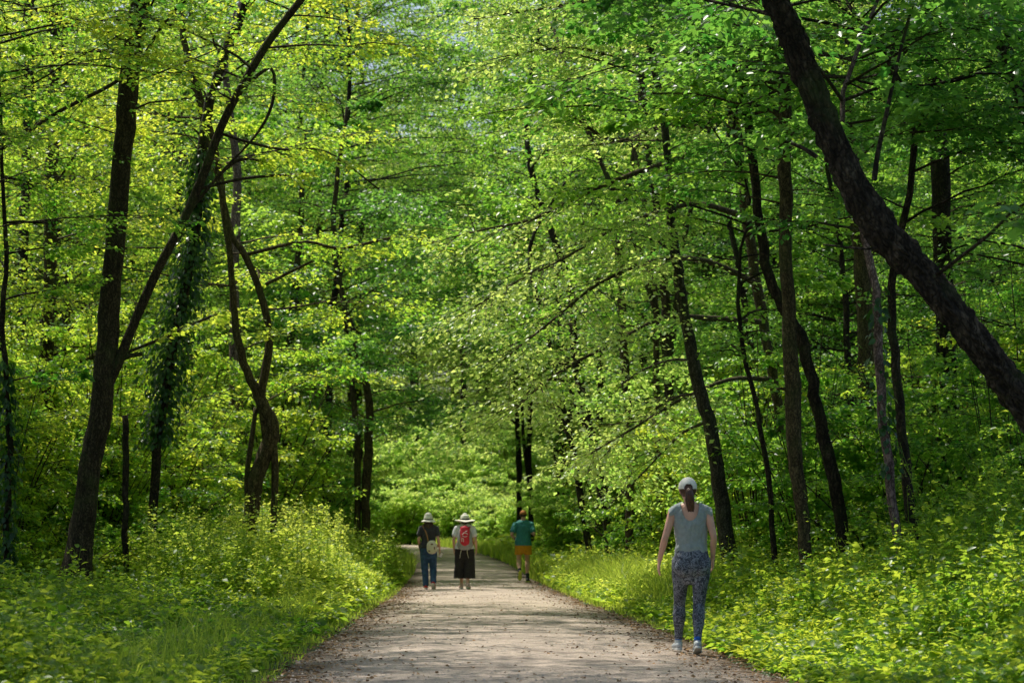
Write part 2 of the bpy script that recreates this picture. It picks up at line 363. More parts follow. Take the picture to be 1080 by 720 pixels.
LD = 1.55
LS = 1.0
def dress_limb(g, C, r0, rr, leaves=20, twigs=16, spread=.42, leaf=.1, tpl=T_DIAMOND, t0=.25, flat=.07, tintc=.5, lmi=0, bmi=1, wood=True):
    """twigs left and right of a limb curve, each carrying a flat spray of leaves"""
    n = len(C); L = np.linalg.norm(np.diff(C, axis=0), axis=1).sum()
    leaves = int(leaves * LD)
    if wood:
        rad = r0 * (1 - .85 * np.linspace(0, 1, n)); add_prisms(g, C[:-1], C[1:], rad[:-1], rad[1:], bmi)
    t = np.sort(rr.uniform(t0, 1, twigs)); f = t * (n - 1); k = np.minimum(f.astype(int), n - 2); fr = (f - k)[:, None]
    P = C[k] * (1 - fr) + C[k + 1] * fr; tan = nrm(C[k + 1] - C[k])
    side = nrm(np.cross(tan, [0, 0, 1.])) * np.where(rr.random(twigs) < .5, -1, 1)[:, None]
    tl = L * spread * (1.05 - .65 * t) * rr.uniform(.55, 1.25, twigs)
    D = nrm(tan * rr.uniform(.45, 1.1, (twigs, 1)) + side + np.array([0, 0, 1.]) * rr.normal(.02, .22, (twigs, 1)))
    E = P + D * tl[:, None] - np.array([0, 0, 1.]) * (tl * .12)[:, None]
    if wood: add_prisms(g, P, E, np.full(twigs, max(r0 * .28, .004)), np.full(twigs, .002), bmi)
    m = twigs * leaves
    u = rr.uniform(.12, 1.05, m); ti = np.repeat(np.arange(twigs), leaves)
    Q = P[ti] * (1 - u[:, None]) + E[ti] * u[:, None]
    lat = nrm(np.cross(D, [0, 0, 1.]))[ti]; w = rr.normal(0, .15, m) * tl[ti] * (1.1 - .5 * u)
    Q = Q + lat * w[:, None] + np.array([0, 0, 1.]) * (rr.normal(0, flat, m) * np.maximum(tl[ti], .3) - np.abs(w) * .25)[:, None]
    ld = nrm(D[ti] * .7 + lat * np.sign(w)[:, None] * .9 + rr.normal(0, .35, (m, 3)) + np.array([0, 0, -.30]))
    N = nrm(np.array([0, 0, 1.]) + rr.normal(0, .42, (m, 3)))
    S = leaf * rr.uniform(.6, 1.25, m)
    tint = np.clip(tintc + .04 + rr.normal(0, .17, m) + np.repeat(rr.normal(0, .12, twigs), leaves), 0, 1)
    add_leaves(g, Q, ld, N, S, tint, tpl, lmi)

def make_crown(g, spine, z0, z1, limbs, Lmax, rr, leaf=.088, leaves=20, twigs=15, tpl=T_DIAMOND, droop=.15, rise=.35, az0=None, azs=math.pi, tintc=.5, shape='round', r0=.024, rad=None):
    """limbs leave the spine (the trunk curve) between heights z0 and z1"""
    Z = spine[:, 2]
    for i in range(limbs):
        z = z0 + (z1 - z0) * ((i + rr.uniform(0, 1)) / limbs)
        k = int(np.clip(np.searchsorted(Z, z), 1, len(Z) - 1)); a = (z - Z[k - 1]) / max(Z[k] - Z[k - 1], 1e-5); a = min(max(a, 0), 1)
        s = spine[k - 1] * (1 - a) + spine[k] * a
        h = (z - z0) / max(z1 - z0, .01)
        prof = {'round': math.sin(math.pi * (.18 + .8 * h)) ** .7, 'taper': 1 - .75 * h, 'even': 1.0}[shape]
        L = Lmax * prof * rr.uniform(.6, 1.12) + .3
        az = rr.uniform(0, 2 * math.pi) if az0 is None else az0 + rr.uniform(-azs, azs)
        C = limb_curve(s, az, L, rise * L * rr.uniform(.4, 1.5), droop * L * rr.uniform(.6, 1.8), rr)
        dress_limb(g, C, r0 * L / Lmax, rr, leaves, twigs, leaf=leaf * LS, tpl=tpl, tintc=tintc + rr.normal(0, .15))

# ------------------------------------------------------------------ the setting
def build_ground():
    xs = np.concatenate([[-900, -400, -200, -120, -80, -60], np.arange(-45, -12, 1.5), np.arange(-12, 12, .3), np.arange(12, 46, 1.5), [60, 80, 120, 200, 400, 900]])
    ys = np.concatenate([[-300, -100, -40, -15, 0], np.arange(5, 60, .4), np.arange(60, 150, 1.5), [160, 180, 220, 300, 500, 900]])
    X, Y = np.meshgrid(xs, ys)
    Z = ground_z(X, Y)
    off = np.abs(X - path_x(Y)) - path_half(Y)
    Z = Z - 0.05 * (1 - sstep(-.5, -.12, off)) + 0.012 * lowfreq(X, Y, 6., 9) * sstep(-.1, .2, off)
    g = Geo(); nx = len(xs); i, j = np.meshgrid(np.arange(len(ys) - 1), np.arange(nx - 1), indexing='ij'); i = i.ravel(); j = j.ravel()
    g.add(np.stack([X, Y, Z], -1).reshape(-1, 3), np.stack([i * nx + j, i * nx + j + 1, (i + 1) * nx + j + 1, (i + 1) * nx + j], 1))
    tag(g.obj('ground', [M['ground']], smooth=True), kind='structure')

def build_path():
    ys = np.concatenate([np.arange(4, 70, .35), np.arange(70, 170, 1.2)]); us = np.linspace(-1, 1, 25)
    hw = path_half(ys) + .12
    U, Yg = np.meshgrid(us, ys); H = hw[:, None] * np.ones_like(U)
    wob = .16 * lowfreq(Yg * 0 + 3 * np.sign(U), Yg, 1.1, 21) + .07 * lowfreq(5 * np.sign(U), Yg, 4.5, 22)
    X = path_x(Yg) + U * (H + wob * np.abs(U) ** 4)
    Z = .7 * sstep(50, 130, Yg) + .030 * (1 - U ** 2) + .010 * lowfreq(X, Yg, 1.8, 3) * (1 - U ** 4) + .004 - .035 * np.abs(U) ** 8 + .006
    g = Geo(); n = len(us); i, j = np.meshgrid(np.arange(len(ys) - 1), np.arange(n - 1), indexing='ij'); i = i.ravel(); j = j.ravel()
    g.add(np.stack([X, Yg, Z], -1).reshape(-1, 3), np.stack([i * n + j, i * n + j + 1, (i + 1) * n + j + 1, (i + 1) * n + j], 1))
    o = g.obj('path', [M['path']], smooth=True, tint=False)
    a = o.data.attributes.new('edge', 'FLOAT', 'POINT'); a.data.foreach_set('value', np.abs(U).ravel().astype(np.float32))
    tag(o, kind='structure')
build_ground(); build_path()

def path_z(x, y):
    u = (x - path_x(y)) / (path_half(y) + .12)
    return .7 * sstep(50, 130, y) + .030 * (1 - u ** 2) + .010

# ------------------------------------------------------------------ the trees one can tell apart
def pxline(pts, d, yj=0.0, rr=None):
    P = []; W = []
    for i, q in enumerate(pts):
        dd = d + (q[3] if len(q) > 3 else 0)
        P.append(px(q[0], q[1], dd)); W.append(q[2] * (.74 if q[2] > 8 else .88) * dd / F / 2)
    return np.array(P), np.array(W)

def tree(name, label, d, stems, bark='bark', leaf='maple', crown=None, limbs=(), seed=0, ext=7.0, group=None, ivy=None, ridge=0.0, sides=12, tpl=T_DIAMOND, cat='tree', extra=()):
    rr = np.random.default_rng(1000 + seed)
    P, W = pxline(stems[0], d)
    gz = float(ground_z(P[0][0], P[0][1]))
    if P[0][2] > gz + .05:
        k = (P[0] - P[1]); k = k / abs(k[2]) if abs(k[2]) > .1 else np.array([0, 0, -1.])
        h = P[0][2] - gz + .15; k = np.array([k[0] * .6, k[1], -1.]); P = np.vstack([P[0] + k * h, P]); W = np.concatenate([[W[0] * 1.12], W])
    base = P[0].copy(); base[2] = float(ground_z(base[0], base[1]))
    def up(P, W, e):
        if e <= 0: return P, W
        dr = nrm(P[-1] - P[-2]); q = [P]; w = [W]
        for s in (.5, 1.):
            q.append((P[-1] + (dr * (1 - s * .35) + np.array([rr.normal(0, .12), rr.normal(0, .12), s * .35])) * e * s)[None]); w.append([W[-1] * (1 - .55 * s)])
        return np.vstack(q), np.concatenate(w)
    P, W = up(P, W, ext)
    if abs(base[0] - float(path_x(base[1]))) < float(path_half(base[1])) + .2: print('ONPATH', name, base, abs(base[0] - float(path_x(base[1]))) - float(path_half(base[1])))
    root = empty(name, base, label=label, cat=cat, group=group)
    g = Geo(); n = max(14, int(np.linalg.norm(np.diff(P, axis=0), axis=1).sum() / (.30 if not ridge else .045)))
    C = catmull(P, n); r = np.interp(np.linspace(0, len(P) - 1, n), np.arange(len(P)), W)
    if not ridge: C[1:-1, :2] += rr.normal(0, .012, (n - 2, 2))
    add_tube(g, C - base, r, sides, .10, seed, ridge=ridge, flare=True)
    spines = [C]
    for st in stems[1:]:
        e2 = ext * .8
        if st[0] == 'stop': e2 = 0; st = st[1:]
        p2, w2 = pxline(st, d); p2, w2 = up(p2, w2, e2)
        n2 = max(10, int(np.linalg.norm(np.diff(p2, axis=0), axis=1).sum() / .3)); c2 = catmull(p2, n2)
        add_tube(g, c2 - base, np.interp(np.linspace(0, len(p2) - 1, n2), np.arange(len(p2)), w2), max(8, sides - 3), .10, seed + 7)
        spines.append(c2)
    # limbs drawn by hand, then dressed with sprays
    cg = Geo()
    for lb in limbs:
        pts, opt = lb
        p3, w3 = pxline(pts, d); c3 = catmull(p3, 16); c3[:, 1] += np.linspace(0, opt.pop('y', 0) if 'y' in opt else 0, 16)
        rad3 = np.interp(np.linspace(0, len(p3) - 1, 16), np.arange(len(p3)), w3)
        add_tube(g, c3 - base, rad3, 7, .1, seed + 3)
        o = dict(leaves=22, twigs=18, leaf=.088, wood=True, t0=.3); o.update(opt)
        w = o.pop('bare', False)
        if not w: dress_limb(cg, c3 - base, float(rad3.mean()), rr, tpl=tpl, **{k_: v_ for k_, v_ in o.items() if k_ != 'wood'}, wood=True)
    g.obj('trunk', [M[bark]], root, smooth=True, tint=False)
    crown = crown or {}
    if isinstance(crown, dict): crown = [crown]
    for cr in crown:
        if not cr: continue
        cr = dict(cr); sp = cr.pop('spine', 0); cr['z1'] = cr['z1'] if cr.pop('free', False) else min(cr['z1'], CAMH + .262 * d * 1.08 + .6)
        top = spines[sp][-1][2] - .4; cz = CAMH + .262 * d * 1.08 + .6
        if stems[0][0][0] > 740 and d < 41 and sp == 0: make_crown(cg, spines[sp] - base, min(cz, top - 2) - base[2], max(top, cz) - base[2] , 14, 3.4, rr, leaves=22, twigs=15, leaf=.11, tpl=tpl)  # unseen upper crown added over right-hand trees to deepen the shade below
        make_crown(cg, spines[sp] - base, cr.pop('z0') - base[2], cr.pop('z1') - base[2], cr.pop('limbs'), cr.pop('L'), rr, tpl=cr.pop('tpl', tpl), **cr)
    if cg.n: cg.obj('crown', [M[leaf], M[bark if bark != 'bark_pale' else 'bark']], root)
    if ivy:
        ig = Geo(); sp, za, zb, cnt, thick = ivy; c = spines[sp]
        z = rr.uniform(za, zb, cnt); k = np.clip(np.searchsorted(c[:, 2], z), 1, len(c) - 1)
        a = ((z - c[k - 1, 2]) / (c[k, 2] - c[k - 1, 2]))[:, None]; s = c[k - 1] * (1 - a) + c[k] * a
        th = rr.uniform(0, 2 * math.pi, cnt); prof = np.interp(z, [za, za + (zb - za) * .35, zb], [.55, 1., .35])
        rad = (np.abs(rr.normal(.5, .33, cnt)) * thick * prof + .06)
        o3 = np.stack([np.cos(th), np.sin(th), np.zeros(cnt)], 1)
        add_leaves(ig, s - base + o3 * rad[:, None], nrm(o3 * .5 + [0, 0, -.9] + rr.normal(0, .3, (cnt, 3))), nrm(o3 + rr.normal(0, .4, (cnt, 3)) + [0, 0, .35]), rr.uniform(.06, .13, cnt), rr.random(cnt), T_OVAL)
        ig.obj('ivy', [M['ivy']], root)
    return root

def HZ(py, d): return float(px(540, py, d)[2])

# --- left of the path
tree('tall_tree', 'tall dark tree at left, thick trunk forking into a slender limb that leans right', 30,
     [[(76, 640, 38), (86, 560, 34), (97, 480, 31), (108, 420, 31), (114, 345, 29), (120, 260, 29), (128, 170, 28), (136, 90, 28), (148, 0, 27), (156, -70, 26)],
      [(110, 410, 20), (124, 384, 15), (140, 345, 13), (166, 285, 13), (190, 240, 13), (212, 190, 13), (233, 135, 13), (256, 90, 12), (283, 45, 11), (322, -6, 10)]],
     'bark', 'light', [dict(free=True, z0=9.6, z1=13.5, limbs=13, L=6.6, az0=-.1, azs=.7, shape='even', leaves=18, twigs=16, leaf=.10, tintc=.5), dict(z0=HZ(150, 30), z1=12.5, limbs=14, L=3.6, leaves=16, twigs=13, leaf=.088, tintc=.55), dict(spine=1, z0=HZ(120, 30), z1=12, limbs=10, L=3.0, leaves=16, twigs=12, leaf=.088, tintc=.6)],  # free crown: high limbs out of view, added to shade the path
     limbs=[([(150, 62, 6, 0), (120, 88, 5, -.5), (60, 119, 5, -1), (0, 158, 4, -1.4), (-60, 185, 3, -1.6)], dict(leaves=9, twigs=9)),
            ([(148, 66, 5, -.2), (175, 22, 4, -.6), (206, -8, 3, -.8)], dict(bare=True)),
            ([(250, 98, 5), (285, 72, 4), (288, 105, 4), (272, 140, 3), (235, 180, 3)], dict(bare=True)),
            ([(230, 140, 4), (262, 150, 4), (300, 158, 3), (345, 160, 2), (400, 200, 2)], dict(leaves=14, twigs=14)),
            ([(200, 222, 4), (246, 172, 4), (285, 170, 3)], dict(leaves=10, twigs=6, t0=.6)),
            ([(208, 200, 4), (260, 188, 4), (327, 183, 3)], dict(leaves=10, twigs=6, t0=.6)),
            ([(118, 384, 7), (134, 376, 6), (150, 373, 5)], dict(bare=True)),
            ([(127, 374, 4), (168, 358, 4), (230, 330, 3)], dict(leaves=12, twigs=8, t0=.5))],
     seed=1, ext=6, sides=16)
tree('ivy_clad_tree', 'slim dark trunk thickly wrapped in hanging ivy, right of the thick leaning pair', 34,
     [[(160, 560, 14), (168, 460, 14), (180, 380, 14), (196, 300, 14), (207, 240, 14), (214, 150, 14), (226, 90, 14), (243, 40, 13), (262, -8, 12)]],
     'bark_dark', 'light', dict(z0=HZ(180, 34), z1=13, limbs=11, L=3.2, leaves=16, twigs=12, tintc=.55), ivy=(0, HZ(470, 34), HZ(160, 34), 2600, .42), seed=2)
tree('straight_tree', 'straight brown trunk standing behind the far left leaves, rising out of frame', 38,
     [[(40, 600, 22), (45, 430, 21), (51, 330, 19), (54, 200, 18), (57, 100, 18), (58, 0, 18)]],
     'bark', 'light', dict(z0=HZ(300, 38), z1=15, limbs=18, L=3.6, leaves=18, twigs=14, tintc=.6), seed=3,
     limbs=[([(60, 388, 6), (88, 380, 5), (112, 372, 4)], dict(bare=True)), ([(58, 210, 4), (86, 205, 4), (122, 195, 3)], dict(leaves=10, twigs=8)),
            ([(56, 245, 4), (85, 235, 3), (112, 230, 2)], dict(leaves=10, twigs=8))])
tree('slender_tree', 'slender dark trunk cut by the top left corner, beside the straight trunk', 46,
     [[(18, 560, 12), (24, 300, 13), (30, 120, 14), (31, 60, 14), (30, -5, 13)]], 'bark_dark', 'light',
     dict(z0=HZ(330, 46), z1=17, limbs=18, L=3.6, leaves=18, twigs=14, tintc=.62), seed=4)
tree('vine_hung_sapling', 'thin sapling hung with vines at the extreme left edge', 29,
     [[(6, 640, 8), (8, 540, 8), (10, 470, 8), (7, 400, 7), (2, 340, 7), (6, 270, 6)]], 'bark_dark', 'maple',
     dict(z0=HZ(420, 29), z1=8, limbs=10, L=1.8, leaves=14, twigs=9, tintc=.5), ivy=(0, HZ(620, 29), HZ(380, 29), 650, .16), seed=5, ext=3)
tree('dead_stem', 'short dark snapped stem standing between the thick left trunk and the forked tree', 32,
     [[(132, 640, 9), (132, 560, 9), (133, 500, 8), (132, 438, 7)]], 'bark_dark', seed=6, ext=0, cat='tree')
tree('forked_tree', 'crooked forked tree with two stems rising from the tall weeds left of the path', 36,
     [[(262, 640, 19.3), (264, 560, 20.2), (268, 510, 21.8), (280, 480, 21.8), (287, 452, 21.0), (278, 428, 16.8), (264, 402, 12.6), (254, 370, 10.9), (247, 330, 10.1), (243, 280, 9.2), (237, 230, 10.1), (228, 160, 9.2)],
      [(282, 470, 10.1), (278, 440, 11.8), (276, 415, 11.8), (281, 385, 11.8), (284, 350, 10.1), (272, 300, 10.1), (256, 265, 10.1), (246, 252, 8.4), (240, 230, 6.7)],
      ['stop', (283, 640, 8.4), (288, 560, 10.1), (290, 505, 10.1), (289, 470, 10.1)][0:1] + [(283, 640, 8.4), (288, 560, 10.1), (290, 505, 10.1), (289, 470, 10.1)],
      ['stop', (262, 545, 5.0), (260, 505, 5.9), (266, 460, 5.9), (270, 430, 5.9)]],
     'bark_tan', 'light', [dict(free=True, z0=11, z1=14, limbs=8, L=6.0, az0=0, azs=.7, shape='even', leaves=18, twigs=16, leaf=.10, tintc=.5), dict(z0=HZ(430, 36), z1=12.5, limbs=13, L=3.4, leaves=20, twigs=14, tintc=.5), dict(spine=1, z0=HZ(400, 36), z1=9.5, limbs=8, L=3.4, leaves=20, twigs=14, tintc=.5)], seed=7, ext=5,  # free crown added above the frame, throws shade bands on the path
     limbs=[([(280, 300, 5), (300, 290, 4), (330, 275, 3)], dict(bare=True)),
            ([(262, 268, 5), (320, 255, 4), (360, 262, 4), (420, 250, 3), (470, 258, 2)], dict(leaves=22, twigs=18))])
tree('pale_tree', 'pale grey trunk catching sunlight behind the forked tree', 50,
     [[(244, 620, 26), (246, 540, 25), (248, 470, 22), (249, 400, 18), (247, 300, 14), (250, 180, 12)]], 'bark_pale', 'maple', dict(z0=HZ(430, 50), z1=16, limbs=7, L=4, leaves=20, twigs=14, leaf=.12), seed=8)
tree('brown_tree', 'pale brown trunk glimpsed over the weeds between the forked tree and the twin trunks', 58,
     [[(304, 600, 14), (304, 530, 14), (303, 480, 14), (302, 400, 13)]], 'bark_tan', 'maple', dict(z0=HZ(470, 58), z1=17, limbs=22, L=4.5, leaves=22, twigs=15, leaf=.12, tintc=.42), seed=9)
tree('twin_trunk_tree', 'twin brown trunks with loose bark beside the left border of the path, beyond the weeds', 54,
     [[(386, 620, 13), (385, 560, 13), (387, 500, 13), (389, 455, 12), (386, 400, 11)], [(379, 620, 8), (377, 540, 9), (377, 480, 10), (376, 450, 9)]],
     'bark_tan', 'deep', [dict(z0=HZ(475, 54), z1=HZ(330, 54), limbs=12, L=3.3, leaves=20, twigs=14, leaf=.11, tintc=.45), dict(z0=HZ(455, 54), z1=12, limbs=11, L=5.0, leaves=24, twigs=16, leaf=.12, tintc=.5), dict(spine=1, z0=HZ(440, 54), z1=13, limbs=6, L=4.0, leaves=22, twigs=14, leaf=.12)], seed=10)

# --- right of the path
tree('leaning_tree', 'big dark ridged trunk leaning across the upper right corner from beyond the right edge', 17,
     [[(1290, 700, 60), (1210, 600, 54), (1150, 520, 50), (1088, 436, 46), (1050, 385, 43), (1012, 338, 42), (975, 292, 43), (938, 252, 43), (905, 205, 41), (882, 158, 38), (862, 108, 37), (848, 70, 37), (832, 28, 37), (812, -12, 36), (790, -60, 34)]],
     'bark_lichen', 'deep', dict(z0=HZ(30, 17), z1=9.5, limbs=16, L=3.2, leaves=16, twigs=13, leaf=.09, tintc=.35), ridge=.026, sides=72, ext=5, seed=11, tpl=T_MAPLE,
     limbs=[([(862, 166, 6), (848, 157, 5), (834, 151, 4)], dict(bare=True)),
            ([(922, 190, 7), (926, 160, 6), (938, 105, 5), (948, 60, 4), (960, 14, 4)], dict(leaves=5, twigs=8, leaf=.11)),
            ([(935, 262, 6), (905, 262, 3), (868, 258, 2)], dict(bare=True)),
            ([(985, 292, 5), (1040, 250, 4, -1), (1080, 215, 3, -1.5), (1130, 210, 3, -2)], dict(leaves=9, twigs=10, leaf=.11))])
tree('inclined_tree', 'grey rough trunk with a gentle bend right behind the woman in leggings', 33,
     [[(768, 590, 24), (760, 525, 21), (749, 455, 20), (738, 410, 18), (730, 375, 18), (722, 330, 16), (716, 290, 15), (709, 245, 14), (706, 190, 12), (700, 120, 11)]],
     'bark_grey', 'fresh', dict(z0=HZ(330, 33), z1=11, limbs=12, L=2.6, leaves=16, twigs=12), seed=12, ext=5,
     limbs=[([(738, 415, 4, 0), (715, 418, 3, .8), (690, 432, 3, 1.8), (655, 462, 2, 2.8), (618, 500, 2, 3.6)], dict(leaves=24, twigs=26, tintc=.68, t0=.15)),
            ([(745, 445, 4, 0), (722, 455, 3, .8), (700, 475, 3, 1.6), (672, 505, 2, 2.6), (645, 530, 2, 3.4)], dict(leaves=22, twigs=24, tintc=.62, t0=.15)),
            ([(733, 380, 4, 0), (705, 380, 3, .8), (670, 395, 3, 1.8), (635, 425, 2, 2.8)], dict(leaves=22, twigs=22, tintc=.6, t0=.15))])
tree('upright_tree', 'upright brown trunk topped by a bare straight spar, right of the woman', 27,
     [[(858, 650, 20), (851, 590, 20), (844, 520, 19), (838, 470, 20), (836, 410, 23), (833, 350, 21), (829, 290, 19), (828, 200, 19), (828, 120, 18), (827, 60, 17), (826, 0, 15)]],
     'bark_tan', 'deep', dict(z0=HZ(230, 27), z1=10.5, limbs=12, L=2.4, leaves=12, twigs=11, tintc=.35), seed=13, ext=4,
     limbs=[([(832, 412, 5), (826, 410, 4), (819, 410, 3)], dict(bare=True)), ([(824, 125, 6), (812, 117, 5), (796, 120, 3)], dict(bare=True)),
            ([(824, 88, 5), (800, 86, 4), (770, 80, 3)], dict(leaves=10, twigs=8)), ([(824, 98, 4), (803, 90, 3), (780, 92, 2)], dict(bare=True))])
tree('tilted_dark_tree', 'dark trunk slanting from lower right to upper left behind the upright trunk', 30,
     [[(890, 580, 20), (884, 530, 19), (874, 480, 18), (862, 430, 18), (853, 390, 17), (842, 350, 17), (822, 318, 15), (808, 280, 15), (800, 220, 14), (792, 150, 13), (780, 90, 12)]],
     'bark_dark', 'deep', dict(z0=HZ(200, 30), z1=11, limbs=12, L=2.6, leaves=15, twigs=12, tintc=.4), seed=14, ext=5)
tree('overhanging_maple', 'maple whose long bare-backed branches reach left over the path in layered sunlit sprays', 37,
     [[(838, 600, 14), (828, 540, 14), (822, 450, 14), (812, 380, 14), (800, 310, 15), (789, 240, 15), (782, 180, 15), (772, 110, 15), (762, 40, 14), (752, -30, 13)]],
     'bark_tan', 'fresh', dict(z0=HZ(60, 37), z1=13.5, limbs=12, L=3.2, leaves=22, twigs=15, tintc=.68), seed=15, ext=5,
     limbs=[([(775, 130, 9, 0), (735, 133, 8, -1), (700, 132, 6, -2), (650, 150, 5, -3), (600, 120, 3, -3.5), (560, 100, 3, -4)], dict(leaves=34, twigs=30, tintc=.68)),
            ([(782, 168, 9, 0), (752, 160, 8, -1), (728, 163, 8, -1.5), (700, 173, 7, -2), (655, 188, 6, -3), (600, 212, 5, -3.5), (560, 232, 4, -4), (520, 240, 3, -4.2), (478, 250, 2, -4.5)], dict(leaves=20, twigs=26, tintc=.68)),
            ([(790, 230, 8, 0), (740, 215, 6, -1.5), (700, 222, 5, -2.5), (650, 240, 4, -3.2), (600, 270, 3, -4), (540, 300, 2, -4.6), (490, 330, 2, -5)], dict(leaves=34, twigs=36, tintc=.68)),
            ([(800, 300, 8, 0), (745, 275, 6, -1.5), (690, 275, 5, -3), (630, 300, 4, -4), (580, 340, 3, -4.8), (530, 380, 2, -5.4)], dict(leaves=36, twigs=40, tintc=.68)),
            ([(806, 340, 7, 0), (750, 335, 5, -1.5), (700, 335, 4, -3), (640, 365, 4, -4), (585, 395, 3, -5), (545, 430, 2, -5.6)], dict(leaves=34, twigs=34, tintc=.68)),
            ([(764, 60, 9, 0), (720, 50, 7, -1.5), (660, 60, 5, -3), (600, 50, 3, -4), (530, 60, 2, -5)], dict(leaves=34, twigs=36, tintc=.68)),
            ([(756, 10, 9, 0), (700, 0, 7, -1.5), (630, 0, 5, -3), (570, 10, 3, -4), (500, 20, 2, -5)], dict(leaves=30, twigs=34, tintc=.68)),
            ([(815, 400, 6, 0), (770, 400, 5, -1.5), (720, 420, 4, -2.5), (670, 450, 3, -3.5), (620, 480, 2, -4)], dict(leaves=30, twigs=30, tintc=.68))])
tree('pale_leaning_tree', 'slim pale pinkish trunk leaning left, lit by the sun, with broad vine leaves on it', 24,
     [[(958, 650, 11), (950, 590, 12), (943, 540, 13), (936, 490, 13), (931, 440, 13), (928, 400, 13), (924, 330, 12), (920, 280, 11)]],
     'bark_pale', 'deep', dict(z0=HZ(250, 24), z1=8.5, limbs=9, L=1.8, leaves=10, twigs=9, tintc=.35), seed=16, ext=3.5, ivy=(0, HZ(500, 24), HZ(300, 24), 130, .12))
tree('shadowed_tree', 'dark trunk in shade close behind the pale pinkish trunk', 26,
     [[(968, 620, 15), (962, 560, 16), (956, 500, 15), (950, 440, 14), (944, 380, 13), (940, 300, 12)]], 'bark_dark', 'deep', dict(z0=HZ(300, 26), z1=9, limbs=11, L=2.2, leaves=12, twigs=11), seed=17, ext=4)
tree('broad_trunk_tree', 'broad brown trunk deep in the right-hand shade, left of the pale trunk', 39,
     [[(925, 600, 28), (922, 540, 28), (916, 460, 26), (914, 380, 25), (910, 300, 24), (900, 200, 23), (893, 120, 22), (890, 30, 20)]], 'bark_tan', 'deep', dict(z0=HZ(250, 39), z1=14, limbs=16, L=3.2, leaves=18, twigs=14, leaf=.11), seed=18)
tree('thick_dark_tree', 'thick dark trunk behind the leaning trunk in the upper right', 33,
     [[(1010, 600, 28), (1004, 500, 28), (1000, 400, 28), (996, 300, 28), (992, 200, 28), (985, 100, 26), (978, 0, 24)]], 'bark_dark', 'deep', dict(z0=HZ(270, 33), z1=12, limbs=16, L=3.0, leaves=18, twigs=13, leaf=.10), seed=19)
tree('corner_tree', 'pale barked trunk crossing the upper right corner', 29,
     [[(1150, 620, 24), (1130, 400, 24), (1105, 220, 23), (1078, 100, 22), (1055, 40, 22), (1040, -20, 20)]], 'bark_grey', 'deep', dict(z0=HZ(200, 29), z1=11, limbs=12, L=2.6, leaves=14, twigs=12), seed=20, ext=4)
tree('bent_sapling', 'very thin curving dark sapling left of the upright trunk', 31,
     [[(816, 560, 7), (811, 500, 7), (802, 450, 6), (792, 405, 6), (784, 370, 6), (779, 320, 5), (780, 270, 4)]], 'bark_dark', 'maple', dict(z0=HZ(400, 31), z1=6.5, limbs=9, L=1.5, leaves=10, twigs=8), seed=21, ext=2)
tree('multi_stem_tree', 'cluster of dark stems spreading from one base deep in the wood right of the path', 45,
     [[(706, 520, 14), (706, 440, 14), (704, 370, 14), (702, 320, 13), (697, 260, 12), (690, 200, 10)], [(704, 385, 9), (692, 330, 9), (680, 290, 9), (668, 250, 8)], [(706, 380, 8), (712, 330, 8), (718, 290, 7), (722, 250, 6)]],
     'bark', 'maple', dict(z0=HZ(360, 45), z1=14, limbs=18, L=3.4, leaves=18, twigs=14, leaf=.11), seed=22)
tree('tan_tree', 'short-looking tan trunk behind the spray of sunlit leaves, left of the stem cluster', 48,
     [[(664, 560, 13), (664, 480, 13), (660, 400, 12), (656, 330, 12), (653, 250, 11)]], 'bark_tan', 'maple', dict(z0=HZ(420, 48), z1=15, limbs=20, L=3.6, leaves=18, twigs=14, leaf=.11), seed=23)
tree('slanting_pole_tree', 'thin dark pole-like trunk slanting left just right of the jogger', 54,
     [[(622, 590, 8), (616, 545, 8), (608, 500, 8), (601, 460, 8), (592, 425, 7), (584, 390, 7), (575, 340, 6)]], 'bark_dark', 'maple', dict(z0=HZ(430, 54), z1=13, limbs=16, L=2.6, leaves=16, twigs=12), seed=24, ext=4)
tree('stout_leaning_tree', 'stout dark trunk leaning left between the thin pole trunk and the tan trunk', 51,
     [[(642, 560, 15), (632, 500, 14), (624, 460, 14), (614, 415, 13), (606, 370, 12), (600, 300, 11)]], 'bark_dark', 'maple', dict(z0=HZ(430, 51), z1=16, limbs=22, L=4, leaves=20, twigs=14, leaf=.11), seed=25,
     limbs=[([(628, 470, 5), (612, 440, 4), (601, 410, 4), (597, 395, 3)], dict(bare=True))])
tree('far_upright_tree', 'far thin upright trunk above the head of the jogger', 96,
     [[(549, 600, 7), (548, 540, 7), (547, 480, 7), (545, 430, 6), (543, 380, 6)]], 'bark_dark', 'maple', dict(z0=HZ(420, 96), z1=26, limbs=30, L=5, leaves=20, twigs=14, leaf=.17), seed=26, limbs=[([(547, 450, 4), (537, 440, 3), (528, 430, 3)], dict(bare=True))])
tree('far_paired_tree', 'far thin trunk standing just right of the upright one above the jogger', 92,
     [[(560, 600, 7), (560, 540, 6), (558, 480, 6), (559, 430, 6), (556, 380, 5)], [(560, 520, 5), (554, 480, 5), (551, 440, 4)]], 'bark_dark', 'far', dict(z0=HZ(420, 92), z1=25, limbs=30, L=5, leaves=20, twigs=14, leaf=.17), seed=27)
tree('mossy_tree', 'brown trunk half hidden by leaves above the gap between jogger and woman', 47,
     [[(697, 590, 9), (696, 530, 9), (695, 470, 9), (692, 420, 8)]], 'bark_tan', 'maple', dict(z0=HZ(450, 47), z1=12, limbs=16, L=3, leaves=18, twigs=12, leaf=.11), seed=28)
tree('shaded_middle_tree', 'dark trunk deep between the grey bent trunk and the upright trunk', 42,
     [[(800, 590, 11), (797, 500, 11), (793, 420, 11), (790, 350, 10)]], 'bark_dark', 'deep', dict(z0=HZ(400, 42), z1=12, limbs=16, L=3, leaves=18, twigs=12, leaf=.11), seed=29)

